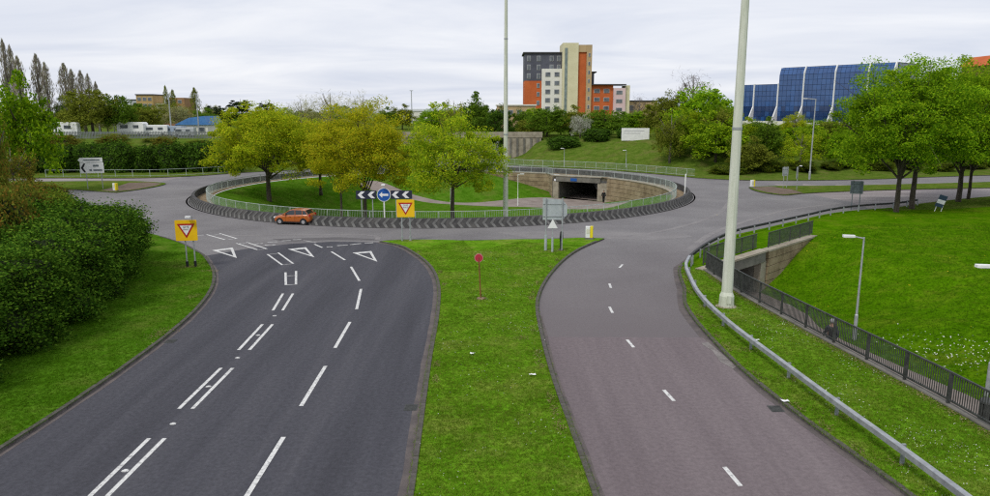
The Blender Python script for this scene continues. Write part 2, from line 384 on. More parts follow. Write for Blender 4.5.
def polyset():
    V = []; E = []
    def add(poly, closed=True):
        n = len(V); V.extend([(p[0], p[1]) for p in poly])
        for i in range(len(poly) - (0 if closed else 1)): E.append((n + i, n + (i + 1) % len(poly)))
    for p in (ROAD_L, ROAD_R, ROUND, MEDIAN, SPL, SPR, RING_O, RING_I, IPATH, DELL, DPATH): add(p)
    rs = np.random.RandomState(3)
    def grid(x0, x1, y0, y1, st):
        xs, ys = np.meshgrid(np.arange(x0, x1, st), np.arange(y0, y1, st))
        q = np.stack([xs.ravel(), ys.ravel()], 1) + rs.uniform(-.2, .2, (xs.size, 2)) * st
        return [tuple(a) for a in q]
    V.extend(grid(-130, 130, -40, 240, 4.0))
    V.extend(grid(-36, 24, 58, 118, 1.4))
    V.extend(grid(12.5, 40, 10, 60, .9))
    V.extend(grid(-60, 90, 100, 160, 2.2))
    for r in (300, 420, 600, 900, 1400, 2200, 3200):
        for k in range(36): V.append((r * math.cos(k * math.pi / 18 + r), 60 + r * math.sin(k * math.pi / 18 + r)))
    return V, E
V, E = polyset()
res = delaunay_2d_cdt([Vector(v) for v in V], E, [], 0, 1e-4)
PV = np.array([(v.x, v.y) for v in res[0]]); PF = np.array([f for f in res[2] if len(f) == 3])
cxy = PV[PF].mean(axis=1); qx, qy = cxy[:, 0], cxy[:, 1]
reg = np.full(len(PF), 'ground', dtype=object)
def mark(poly, name, over=None):
    k = inside(poly, qx, qy)
    if over is not None: k &= np.isin(reg, over)
    reg[k] = name
mark(DELL, 'grass_bank'); mark(DPATH, 'footpath')
mark(ROUND, 'roundabout_road'); mark(ROAD_L, 'left_carriageway'); mark(ROAD_R, 'right_carriageway'); mark(MEDIAN, 'central_reservation')
mark(SPL, 'left_splitter_island'); mark(SPR, 'right_splitter_island')
mark(RING_O, 'island_border'); mark(RING_I, 'island_lawn'); mark(IPATH, 'island_path', ['island_lawn'])
# the pale worn surface of the right-hand arm, and the pale far carriageway on the left
reg[(reg == 'roundabout_road') & (qx > 37) & (qy < 94)] = 'right_arm_road'
reg[(reg == 'roundabout_road') & (qx < -46) & (qy > 98)] = 'left_arm_road'
one = lambda c: (lambda x, y: np.full(len(x), c))
SHEETS = {'ground': (GR_F, ground_z), 'grass_bank': (GR_B, dell_z), 'footpath': (PATHM, path_z), 'roundabout_road': (ASPH_C, one(0.)),
          'left_carriageway': (ASPH_L, one(0.)), 'right_carriageway': (ASPH_R, one(0.)), 'central_reservation': (GR_M, lambda x, y: .088 + .015 * np.sin(x * 1.1) * np.sin(y * .4)),
          'left_splitter_island': (GR_F, one(.1)), 'right_splitter_island': (GR_F, one(.1)), 'island_border': (GRAVEL, one(.04)), 'island_lawn': (GR_V, bowl_z),
          'island_path': (PATHM, bowl_z), 'right_arm_road': (ASPH_P, one(0.)), 'left_arm_road': (ASPH_P, one(0.))}
ROADS = {}
def sheet(name, m, zf, faces):
    ids, inv = np.unique(faces, return_inverse=True); inv = inv.reshape(faces.shape)
    xy = PV[ids]; z = zf(xy[:, 0], xy[:, 1])
    me = bpy.data.meshes.new(name); me.from_pydata(np.column_stack([xy, z]).tolist(), [], inv.tolist())
    bm = bmesh.new(); bm.from_mesh(me)
    for f in bm.faces:
        if f.normal.z < 0: f.normal_flip()
        f.smooth = True
    bm.to_mesh(me); bm.free(); me.materials.append(m); me.update()
    o = link(name, me); o['kind'] = 'structure'; ROADS[name] = o
    return o
for nm, (m, zf) in SHEETS.items():
    k = reg == nm
    if nm == 'ground':                                  # verge beside the left carriageway and strip beside the right one: mown turf of their own
        v1 = k & (qx < -13) & (qx > -45) & (qy < 75) & (qy > -45); v2 = k & (qx > 8) & (qx < 40) & (qy < 75)
        sheet('left_verge', GR_V, ground_z, PF[v1]); sheet('right_verge', GR_M, ground_z, PF[v2 & (qy < 43)]); sheet('bank_top', GR_B, ground_z, PF[v2 & (qy >= 43)]); k = k & ~v1 & ~v2
    if k.any(): sheet(nm, m, zf, PF[k])

# ------------------------------------------------------------------ kerbs, gutters, markings
def kerb(path, side, closed=False):
    a, b = (0, .16 * side)
    MB().sweep(path, [(a + .02 * side, -.15), (a + .03 * side, .088), (b, .092), (b, -.15)], closed).build('kerb', KERB)['kind'] = 'structure'
def gutter(path, side, wdt, parent, z=.004):
    rs = random.Random(len(path)); mb = MB()
    top = []
    for i, p in enumerate(path):
        a = path[max(i - 1, 0)]; b = path[min(i + 1, len(path) - 1)]
        t = Vector((b[0] - a[0], b[1] - a[1])).normalized(); nl = Vector((-t.y, t.x)) * -side
        wd = wdt * rs.uniform(.85, 1.12)
        top.append(((p[0], p[1], z), (p[0] + nl.x * wd, p[1] + nl.y * wd, z)))
    for (a, b), (c, d) in zip(top, top[1:]): mb.quad(a, b, d, c)
    mb.build('gutter_dirt', DIRT, ROADS[parent])
near = lambda p: [q for q in p if q[1] > -12]
kerb(LK + LK2[1:], 1); kerb(ML + MT[1:], -1); kerb(MR[::-1], -1); kerb(RK1 + RK2[1:], -1)
kerb(SPL, 1, True); kerb(SPR, 1, True); kerb(FARL, 1); kerb(FARR, 1)
KSTONE = MB().box((0, 0, 0), (.895, .15, .30)).mesh('kerb_stone', KERB)
def kerb_stones(paths, side, y0, y1, parent):
    rk_ = random.Random(5)
    path = off_path2([p for p in paths if y0 - 1 < p[1] < y1 + 1], .085 * side)
    pts = resample2(path, .915)
    for a, b in zip(pts, pts[1:]):
        c = (a + b) / 2; o = link('kerb_stone', KSTONE, parent, (c.x, c.y, -.03 + rk_.uniform(-.006, .006)), (rk_.uniform(-.015, .015), rk_.uniform(-.006, .006), math.atan2(b.y - a.y, b.x - a.x) + rk_.uniform(-.006, .006)))
def off_path2(path, d):
    out = []
    for i, p in enumerate(path):
        a = path[max(i - 1, 0)]; b = path[min(i + 1, len(path) - 1)]; t = Vector((b[0] - a[0], b[1] - a[1])).normalized()
        out.append((p[0] - t.y * d, p[1] + t.x * d))
    return out
def resample2(path, step):
    P = [Vector((p[0], p[1], 0)) for p in path]; out = [P[0]]; acc = 0
    for a, b in zip(P, P[1:]):
        d = (b - a).length; s = step - acc
        while s <= d: out.append(a.lerp(b, s / d)); s += step
        acc = (acc + d) % step
    return out
KB = [o for o in COL.objects if o.name.startswith('kerb')]
kerb_stones(LK + LK2[1:], 1, 14, 54, KB[0]); kerb_stones(ML + MT[1:], -1, 10, 51, KB[1]); kerb_stones(MR, 1, 10, 52, KB[2]); kerb_stones(RK1 + RK2[1:], -1, 10, 44, KB[3])
gutter(near(LK), 1, .18, 'left_carriageway'); gutter(near(ML), -1, .24, 'left_carriageway'); gutter(near(MR)[:40], 1, .16, 'right_carriageway')
gutter(near(RK1), -1, .2, 'right_carriageway'); gutter(RK2[:20], -1, .3, 'roundabout_road')

def stripe(p, q, wd, road, name='lane_dash', m=PAINT, z=.005, bend=0):
    p = Vector(p); q = Vector(q); mb = MB(); k = 4 if bend else 1
    t = (q - p).normalized(); nl = Vector((-t.y, t.x)); L_ = []
    for i in range(k + 1):
        s = i / k; c = p.lerp(q, s) + nl * bend * 4 * s * (1 - s)
        L_.append((c + nl * wd / 2, c - nl * wd / 2))
    for (a, b), (c, d) in zip(L_, L_[1:]): mb.quad((*a, z), (*b, z), (*d, z), (*c, z))
    return mb.build(name, m, ROADS[road])
DBL = [(-10.20, 16.52, -10.25, 19.76), (-9.76, 16.52, -9.79, 19.76), (-10.30, 21.91, -10.35, 25.69), (-9.86, 21.91, -9.91, 25.69), (-10.42, 27.77, -10.59, 31.33), (-9.98, 27.77, -10.13, 31.33),
       (-10.82, 33.65, -11.29, 36.95), (-10.35, 33.65, -10.76, 36.95), (-11.69, 38.88, -12.63, 42.07), (-11.16, 38.99, -12.10, 42.46), (-13.44, 44.19, -15.48, 47.69), (-12.86, 44.59, -14.91, 48.22)]
DBL += [(-10.18, -7.8, -10.18, -4), (-9.74, -7.8, -9.74, -4), (-10.18, -1.8, -10.18, 2), (-9.74, -1.8, -9.74, 2), (-10.18, 4.2, -10.18, 8), (-9.74, 4.2, -9.74, 8), (-10.18, 10.2, -10.19, 14), (-9.74, 10.2, -9.75, 14)]
for a, b, c, d in DBL: stripe((a, b), (c, d), .13, 'left_carriageway', 'lane_dash')
for a, b, c, d in [(-16.66, 49.27, -19.05, 51.80), (-16.09, 49.57, -18.41, 52.17), (-20.46, 53.31, -22.74, 55.60), (-19.69, 53.74, -21.95, 56.17)]:
    stripe((a, b), (c, d), .14, 'roundabout_road', 'lane_dash')
for a, b, c, d in [(-16.66, 49.27, -16.09, 49.57), (-18.9, 51.65, -18.2, 52.0), (-20.46, 53.31, -19.69, 53.74), (-22.3, 55.2, -21.6, 55.8)]:
    stripe((a, b), (c, d), .12, 'roundabout_road', 'end_bar', PAINT_W)
for a, b, c, d in [(-11.69, 38.9, -11.16, 39.0), (-13.44, 44.2, -12.86, 44.6), (-12.35, 41.1, -11.75, 41.2), (-15.4, 47.55, -14.8, 48.0)]:
    stripe((a, b), (c, d), .10, 'left_carriageway', 'end_bar', PAINT_W, z=.007)
for a, b, c, d in [(-6.25, -7, -6.25, -3), (-6.25, -1, -6.25, 3), (-6.25, 5, -6.25, 8.6), (-6.25, 10.8, -6.25, 14.4), (-6.25, 16.4, -6.29, 19.85), (-6.38, 22.13, -6.45, 25.90), (-6.56, 28.02, -6.68, 31.71), (-6.78, 33.85, -7.32, 37.96), (-7.77, 39.89, -9.00, 43.66), (-9.81, 45.75, -11.32, 48.57), (-12.30, 50.06, -13.2, 51.4)]:
    stripe((a, b), (c, d), .14, 'left_carriageway', 'lane_dash')
stripe((-13.2, 52.0), (-14.42, 53.0), .13, 'roundabout_road', 'lane_dash', PAINT_W)
for a, b, c, d in [(-10.56, 51.19, -9.85, 51.68), (-11.42, 50.80, -10.69, 51.11), (-12.06, 50.33, -11.64, 50.41), (-16.70, 51.0, -15.99, 51.2), (-9.6, 51.8, -9.0, 52.0)]:
    stripe((a, b), (c, d), .26, 'left_carriageway', 'give_way_dash', PAINT_W)
for a, b, c, d in [(-15.31, 53.27, -14.68, 53.37), (-15.99, 52.78, -15.37, 52.95), (-16.9, 52.2, -16.2, 52.4), (-17.6, 51.5, -17.1, 51.8), (-23.6, 55.0, -22.9, 55.4), (-24.6, 54.8, -24.0, 54.9)]:
    stripe((a, b), (c, d), .24, 'roundabout_road', 'give_way_dash', PAINT_W)
for i, tri in enumerate([((-19.8, 49.1), (-18.7, 50.1), (-17.1, 46.4)), ((-14.6, 49.5), (-13.5, 50.2), (-12.0, 46.6)), ((-9.8, 48.2), (-8.6, 48.8), (-7.6, 45.2))]):
    a, b, c = [Vector(p) for p in tri]; g = (a + b + c) / 3; mb = MB()
    O_ = [a, b, c]; I_ = [a + (g - a) * .40, b + (g - b) * .40, c + (g - c) * .34]
    for k in range(3):
        j = (k + 1) % 3; mb.quad((*O_[k], .006), (*O_[j], .006), (*I_[j], .006), (*I_[k], .006))
    mb.build('give_way_triangle', PAINT, ROADS['left_carriageway' if i else 'roundabout_road'])
for a, b, c, d in [(6.2, -9, 6.2, -8), (6.25, -3, 6.25, -2), (6.3, 3, 6.3, 4), (6.35, 10, 6.35, 11), (6.35, 17.01, 6.25, 18.02), (5.99, 22.55, 5.87, 23.51), (5.70, 28.08, 5.61, 29.10)]:
    stripe((a, b), (c, d), .13, 'right_carriageway', 'lane_dash')
for a, b, c, d in [(5.66, 33.21, 5.68, 34.3), (6.37, 38.18, 6.45, 39.2), (7.71, 43.34, 8.09, 44.35)]:
    stripe((a, b), (c, d), .13, 'roundabout_road', 'lane_dash')
for x, y in [(-9.98, 20.75), (-9.96, 17.8), (-10.08, 23.8), (-10.12, 26.8), (-10.26, 29.7), (-10.45, 32.7), (-9.96, 15.2)]:
    mb = MB(); mb.box((x, y, .012), (.1, .13, .024)); mb.box((x, y, .008), (.18, .09, .008)); mb.build('road_stud', PAINT, ROADS['left_carriageway'])
# faint worn edge line round the island and faded lines on the right arm
mb = MB(); mb.sweep(circ(29.56, n=200), [(0, .006), (-.16, .006)], True, capends=False); mb.build('edge_line', PAINT_W, ROADS['roundabout_road'])
for y0, sl in ((75.5, .2), (79.0, .2)):
    for x in range(44, 90, 7): stripe((x, y0 + (x - 40) * sl + 1), (x + 3.5, y0 + (x - 36.5) * sl + 1), .13, 'right_arm_road', 'lane_dash', PAINT_W)
# sunken brick patch and repair patch on the roundabout
REPAIR = mat('asphalt_repair', [(.095, .09, .094), (.125, .118, .12)], scale=.6, rough=.9, fine=.2, fscale=30)
def patch(poly, road, m, z=.0035):
    MB().poly([(x, y, z) for x, y in poly]).build('surface_patch', m, ROADS[road])
patch([(-17.0, 53.6), (-12, 54.4), (-8.6, 53.4), (-9.0, 53.0), (-12.5, 53.2), (-15.5, 52.4)], 'roundabout_road', REPAIR)
patch([(2.6, 53.9), (6.5, 54.5), (12, 53), (15.4, 54.6), (15, 56), (8, 57.3), (0, 56.8)], 'roundabout_road', mat('asphalt_worn', [(.175, .165, .166), (.215, .204, .203)], scale=.4, rough=.9, fine=.2, fscale=30))
patch([(-45.6, 85.6), (-44.5, 88.2), (-44.0, 92.5), (-44.6, 95.6), (-47.2, 97.4), (-49.5, 96.5), (-48.5, 91.5), (-48.2, 87.2)], 'left_splitter_island', SOIL, .109)
patch([(32.6, 90.8), (32.2, 88.3), (32.4, 85.0), (33.4, 82.7), (36.5, 84.4), (36.6, 88.0), (35.5, 91.6)], 'right_splitter_island', SOIL, .109)

# ------------------------------------------------------------------ roundabout: chevron wall, garden walls, subway
t = empty('chevron_wall', (CX, CY, 0), 0, 'low sloping ring wall of dark and pale chevron blocks around the roundabout island', 'wall')
DARKB = mat('chevron_dark', [(.030, .030, .031), (.055, .054, .053), (.085, .082, .077)], scale=1.3, rough=.85, bump=.4, bscale=20, fine=.25, fscale=15)
PALEB = mat('chevron_pale', [(.072, .072, .069), (.115, .115, .11), (.175, .175, .168)], scale=1.3, rough=.85, bump=.3, bscale=20, fine=.25, fscale=15)
mb = MB((CX, CY, 0)); mb.sweep(circ(R_BASE, n=240), [(0, -.1), (.46, .72), (.72, .74), (.74, -.1)], True); mb.build('wall_core', DARKB, t)
# one chevron: local x along the wall, local y up the slope
def chev_mesh():
    m_ = MB(); h = .86; pts = [(-.30, 0), (0.02, h / 2), (.28, h / 2), (-.04, 0), (.28, -h / 2), (.02, -h / 2)]
    return m_.prism(pts, 0, .014).mesh('chevron', PALEB)
cm = chev_mesh(); NCH = 264
for i in range(NCH):
    a = 2 * math.pi * (i + .5) / NCH; sl = math.atan2(.82, .46)
    o = link('chevron', cm, t)
    rad = Vector((math.cos(a), math.sin(a), 0)); tan = Vector((math.sin(a), -math.cos(a), 0))   # traffic runs clockwise
    up = (-rad * math.cos(sl) + Vector((0, 0, 1)) * math.sin(sl)); nrm = up.cross(tan) * -1
    nrm = tan.cross(up) if tan.cross(up).dot(rad) > 0 else up.cross(tan)
    M = Matrix((-tan, up, nrm)).transposed()
    if M.determinant() < 0: M = Matrix((tan, up, nrm)).transposed()
    pos = rad * (R_BASE - .23) + Vector((0, 0, .33)) + nrm * .003
    o.location = pos; o.rotation_euler = M.to_euler()
def on_circ(r, a): return (CX + r * math.cos(R(a)), CY + r * math.sin(R(a)))
WL = [on_circ(27.15, a) for a in np.arange(84, 56, -2)] + [PL]
WR = [PRT] + [on_circ(27.15, a) for a in np.arange(33, -12, -2)]
t = empty('garden_wall', (3, 113, -3.4), 0, 'brown block retaining wall left of the island subway mouth', 'wall')
t2 = empty('garden_wall', (20, 95, -3.4), 0, 'brown block retaining wall curving right of the island subway mouth', 'wall')
for tt, path in ((t, WL), (t2, WR)):
    off = tt.location
    for k in range(6):
        z1 = .02 - k * .62; z0 = z1 - .575
        mb = MB(off); mb.sweep(path, [(.0 - .02 * (k % 2), z0), (.0 - .02 * (k % 2), z1), (.4, z1), (.4, z0)]); mb.build('course', STONE, tt)
    mb = MB(off); mb.sweep(path, [(.1, -3.8), (.1, -.05), (.36, -.05), (.36, -3.8)]); mb.build('joint_backing', CONC_D, tt)
    mb = MB(off); mb.sweep(path, [(-.06, .03), (-.06, .14), (.46, .14), (.46, .03)]); mb.build('coping', CONC, tt)

def subway(name, label, A, B, zf, ztop, hb, depth, op0, op1, signm=None):
    """portal along A->B (seen from the front A is on the left), opening between fractions op0..op1"""
    A = Vector((*A, 0)); B = Vector((*B, 0)); w_ = (B - A).length; ux = (B - A).normalized(); rz = math.atan2(ux.y, ux.x)
    t = empty(name, (A.x, A.y, zf), rz, label, 'subway')
    H_ = ztop - zf; o0, o1 = op0 * w_, op1 * w_
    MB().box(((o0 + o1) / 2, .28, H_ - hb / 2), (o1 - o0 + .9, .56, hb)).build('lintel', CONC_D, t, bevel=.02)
    MB().box(((0 + o0) / 2, .35, (H_ - hb) / 2 - .2), (o0, .5, H_ - hb + .4)).build('pier', CONC, t, bevel=.02)
    MB().box(((w_ + o1) / 2, .35, (H_ - hb) / 2 - .2), (w_ - o1, .5, H_ - hb + .4)).build('pier', CONC, t, bevel=.02)
    MB().box(((o0 + o1) / 2, .24, H_ + .06), (o1 - o0 + 1.3, .66, .12)).build('coping', CONC, t)
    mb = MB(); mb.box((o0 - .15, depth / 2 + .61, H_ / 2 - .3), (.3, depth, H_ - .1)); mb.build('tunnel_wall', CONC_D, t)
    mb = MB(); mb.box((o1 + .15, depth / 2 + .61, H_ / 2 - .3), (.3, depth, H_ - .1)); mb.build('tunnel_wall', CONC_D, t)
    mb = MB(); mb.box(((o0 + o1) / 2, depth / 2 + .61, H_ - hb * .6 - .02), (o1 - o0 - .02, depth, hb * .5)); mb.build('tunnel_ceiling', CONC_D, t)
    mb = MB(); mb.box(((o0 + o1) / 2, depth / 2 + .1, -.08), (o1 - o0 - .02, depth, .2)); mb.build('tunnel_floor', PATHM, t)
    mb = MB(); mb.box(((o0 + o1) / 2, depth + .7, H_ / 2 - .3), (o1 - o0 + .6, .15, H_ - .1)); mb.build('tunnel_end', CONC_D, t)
    if signm: MB().box(((o0 + o1) / 2 - .6, -.03, H_ - hb * .55), (1.0, .05, .42)).build('name_plate', signm, t)
    return t
s1 = subway('pedestrian_subway', 'concrete pedestrian subway mouth opening into the sunken island garden', PL, PRT, -3.42, 0.02, .80, 16, .12, .83, BLUE)
# slab between the portal face and the road behind it
MB(s1.location).prism([(8.9, 108.7), (16.5, 104.55), (19.5, 106.5), (13.5, 113.4), (9.5, 112.6)], -.6, .03)
so = MB(); so.prism([(.05, .58), (8.72, .58), (9.5, 3.6), (7, 6.6), (2.2, 6.4), (.1, 4.5)], 2.95, 3.43); so.build('deck_slab', CONC, s1)
L_dir = Vector((1, 1, 0)).normalized()
s2 = subway('pedestrian_subway', 'concrete pedestrian subway mouth beside the high mast on the right, half hidden by dark railings', (14.2, 43.8), (18.9, 48.5), -2.76, .06, .70, 14, .17, .88)
t = empty('wing_wall', (18.95, 48.55, -2.6), math.pi / 4, 'stepped brown stone wing wall running right from the near subway mouth into the grass bank', 'wall')
Lw = 8.3
rsw = random.Random(4)
for k in range(5):
    z1 = 2.6 - k * .53; z0 = z1 - .49
    x0 = 0; i = 0
    while x0 < Lw:
        ln = rsw.uniform(1.1, 1.9); x1 = min(Lw, x0 + ln)
        MB().box(((x0 + x1) / 2, .25 + rsw.uniform(-.02, .02), (z0 + z1) / 2), (x1 - x0 - .03, .5, z1 - z0)).build('stone_block', STONE, t)
        x0 = x1; i += 1
MB().box((Lw / 2, .27, 1.2), (Lw - .1, .36, 2.7)).build('joint_backing', CONC_D, t)
MB().box((Lw / 2, .24, 2.67), (Lw + .1, .62, .12)).build('coping', CONC, t)
t = empty('wing_wall', (12.6, 42.2, -2.6), math.pi / 4, 'short wall left of the near subway mouth behind the dark fence', 'wall')
MB().box((1.1, .25, 1.3), (2.2, .5, 2.7)).build('wall_body', STONE, t); MB().box((1.1, .24, 2.7), (2.3, .6, .1)).build('coping', CONC, t)
# retaining wall under the dark fence
t = empty('retaining_wall', (14, 30, -1), 0, 'low concrete retaining wall under the dark fence beside the sunken footpath', 'wall')
FP = catmull(FENCE, 1.5)
mb = MB(t.location); mb.sweep(FP, [(-.12, -3.2), (-.12, .16), (.16, .16), (.16, -3.2)]); mb.build('wall_body', CONC_D, t)

# ------------------------------------------------------------------ railings and barriers
def resample(path, step):
    P = [Vector((p[0], p[1], p[2] if len(p) > 2 else 0)) for p in path]; out = [P[0]]; acc = 0
    for a, b in zip(P, P[1:]):
        d = (b - a).length; s = step - acc
        while s <= d:
            out.append(a.lerp(b, s / d)); s += step
        acc = (acc + d) % step
    return out
def railing(name, label, path, base, h, m, post_step=2.0, bar_step=.13, post=.05, cat='railing', rail=.045, closed=False, barw=.016):
    path = [tuple(p) for p in path]
    t = empty(name, (path[0][0], path[0][1], base), 0, label, cat); off = t.location
    P = resample(path, post_step)
    for p in P:
        mb = MB(off); mb.box((p.x, p.y, base + p.z + h / 2), (post, post, h)); mb.build('post', m, t)
    zz = lambda dz: [(p[0], p[1], base + dz + (p[2] if len(p) > 2 else 0)) for p in path]
    for nm, dz in (('top_rail', h - .02), ('bottom_rail', .14)):
        mb = MB(off); mb.sweep(zz(dz), [(-rail / 2, -rail / 2), (-rail / 2, rail / 2), (rail / 2, rail / 2), (rail / 2, -rail / 2)], closed); mb.build(nm, m, t)
    if bar_step:
        mb = MB(off); q = barw / 2
        for p in resample(path, bar_step):
            z0, z1 = base + p.z + .14, base + p.z + h - .04; n = len(mb.v)
            mb.v += [(p.x - q, p.y - q, z0), (p.x + q, p.y - q, z0), (p.x, p.y + q, z0), (p.x - q, p.y - q, z1), (p.x + q, p.y - q, z1), (p.x, p.y + q, z1)]
            mb.f += [(n, n + 1, n + 4, n + 3), (n + 1, n + 2, n + 5, n + 4), (n + 2, n, n + 3, n + 5)]
        o = mb.build('bars', m, t); o['kind'] = 'stuff'
    return t
IRAIL = [on_circ(27.6, a) for a in np.arange(57, 395, 3)]
IRAIL = [(PL[0] + .15, PL[1] + .35)] + [on_circ(27.6, a) for a in np.arange(60, 392, 3)] + [(PRT[0] + .3, PRT[1] + .35), (PL[0] + .15, PL[1] + .35)]
railing('guard_railing', 'pale green-white pedestrian guard railing circling the roundabout island', IRAIL, .05, 1.1, GALV_G, 2.0, .15)
railing('guard_railing', 'pale guard railing along the far side of the roundabout below the billboard', [(x - .05, y + .5) for x, y in catmull([(1.2, 132), (2.6, 129.8), (6.3, 126.6), (14.4, 122.2), (21.5, 116.2), (27, 109.2), (29.6, 105.4)])], .1, 1.1, GALV_G, 2.0, .15)
railing('guard_railing', 'pale rail along the verge in front of the left clipped hedge', [(-66, 105.2), (-50.5, 105.9), (-45.5, 108.8), (-41, 114)], .1, 1.05, GALV_G, 2.5, 0)
def off_path(path, d):
    out = []
    for i, p in enumerate(path):
        a = path[max(i - 1, 0)]; b = path[min(i + 1, len(path) - 1)]; t = Vector((b[0] - a[0], b[1] - a[1])).normalized()
        out.append((p[0] - t.y * d, p[1] + t.x * d))
    return out
FPN = [p for p in FP if p[1] > 2]
railing('pedestrian_fence', 'dark metal bar fence along the footpath on the right', FPN, .15, 1.08, RAILD, 2.1, .10, .085, 'fence', .06, barw=.036)
railing('pedestrian_fence', 'short dark railing above the near subway mouth', [(13.0, 43.7), (18.2, 48.9)], .12, 1.1, RAILD, 1.7, .09, .06, 'fence', .05, barw=.03)
railing('pedestrian_fence', 'dark railing on top of the stone wing wall', [(19.2, 49.4), (24.7, 54.9)], .12, 1.1, RAILD, 1.8, .09, .06, 'fence', .05, barw=.03)

def barrier(label, path, m_beam, m_post, step, side, zb=.62):
    t = empty('crash_barrier', (path[0][0], path[0][1], .1), 0, label, 'barrier'); off = t.location
    # open box section, slightly bevelled edges
    pr = [(-.085, -.085), (-.085, .07), (-.07, .085), (.07, .085), (.085, .07), (.085, -.085)]
    mb = MB(off); mb.sweep(catmull(path, .8), [(a, b + zb) for a, b in pr]); mb.build('beam', m_beam, t)
    for p in resample(off_path(catmull(path, .8), side), step):
        mb = MB(off); mb.box((p.x, p.y, .32), (.10, .06, .74)); mb.build('post', m_post, t)
        q = p; mb.v[-8:]
    return t
GR1 = [(11.2, -14), (11.2, 0), (11.05, 15.7), (10.9, 17.9), (10.65, 20.7), (10.35, 24.8), (10.05, 29.7), (10.15, 34.3), (10.75, 38.5), (11.3, 41.4), (12.2, 43.9)]
GR2 = [(12.25, 44.0), (12.95, 45.4), (16.9, 51.9), (18.6, 54.1), (22.2, 57.5), (27.7, 62.6), (31.2, 65.9), (33.5, 67.6), (36, 69.0), (40, 70.7), (43.5, 73.2)]
barrier('galvanised box beam crash barrier beside the right carriageway', GR1, GALV, GALV, 3.2, -.16)
barrier('crash barrier with its beam coloured as if in shade and pale posts following the roundabout edge on the right', GR2, BEAM_SHADE, GALV, 2.4, -.16)

# ------------------------------------------------------------------ lamp masts and lamp posts
def mast(label, x, y, z, h, r0, r1, lean=(0, 0)):
    t = empty('lighting_mast', (x, y, z), 0, label, 'mast')
    MB().tube([(0, 0, -.3), (0, 0, .02), (0, 0, .05)], [r0 * 1.9, r0 * 1.9, r0 * 1.6], 12).build('base_flange', CONC, t)
    MB().tube([(0, 0, 0), (0, 0, .55), (0, 0, .75), (0, 0, h * .5), (0, 0, h)], [r0 * 1.38, r0 * 1.3, r0, (r0 + r1) / 2, r1], 12).build('shaft', MAST, t, smooth=False)
    for zj in (8.6, 17.2): MB().tube([(0, 0, zj), (0, 0, zj + .12)], [r0 + (r1 - r0) * zj / h + .018] * 2, 12).build('joint_band', STEEL, t)
    MB().box((0, -r0 * 1.22, .42), (.2, .12, .4)).build('access_door', MAST, t)
    MB().tube([(0, 0, h), (0, 0, h + .3)], [.75, .75], 16).build('head_ring', STEEL, t)
    for k in range(6):
        a = k * math.pi / 3
        MB().box((math.cos(a) * .95, math.sin(a) * .95, h + .1), (.5, .3, .2), a).build('lantern', STEEL, t)
mast('tall pale green lighting mast with flared base on the right verge beside the barrier', 11.4, 34.1, .08, 25, .27, .12)
mast('tall slim lighting mast standing inside the roundabout island', 1.0, 67.5, float(bowl_z(np.array(1.0), np.array(67.5))), 26, .24, .12)
def lamp_post(label, x, y, z, h, rz=0, r=.055, arm=.5, m=STEEL, double=False):
    t = empty('street_lamp', (x, y, z), rz, label, 'street lamp')
    MB().tube([(0, 0, -.2), (0, 0, 1.1), (0, 0, 1.15), (0, 0, h)], [r * 1.5, r * 1.5, r, r * .7], 10).build('column', m, t)
    MB().tube([(0, 0, h - .06), (-arm, 0, h + .03)], [r * .6, r * .6], 6).build('arm', m, t)
    mb = MB(); mb.prism([(-arm - .45, -.1), (-arm - .38, -.14), (-arm + .08, -.09), (-arm + .08, .09), (-arm - .38, .14), (-arm - .45, .1)], h - .01, h + .09); mb.build('lantern', WHITE, t)
    MB().box((-arm - .18, 0, h - .02), (.34, .16, .03)).build('lamp_glass', mat('lamp_glass', (.55, .56, .56), rough=.2), t)
lamp_post('grey footpath lamp standing behind the dark fence, farther of the two', 17.4, 33.2, -1.2, 4.9, R(-8))
lamp_post('grey footpath lamp behind the dark fence at the right edge of the picture', 18.0, 24.7, -.55, 4.65, R(-5))
lamp_post('tall grey street lamp behind the grass splitter on the right arm', 44.6, 101.5, .1, 11.2, R(-10), .10, 1.2)
lamp_post('small lamp behind the far railing left of the billboard', 12.0, 124.5, .3, 3.0, R(20), .05, .25)
lamp_post('small post lamp on the far grass slope below the billboard', 21.9, 120.0, .6, 2.6, R(20), .05, .2)
lamp_post('thin lamp in the island garden beside the tree near the chevron sign', -6.0, 96.5, -3.4, 5.2, R(0), .05, .5, WHITE)
lamp_post('lamp in the island garden under the tree beside the slim mast', 3.2, 99.5, -3.4, 4.4, R(180), .05, .4, WHITE)

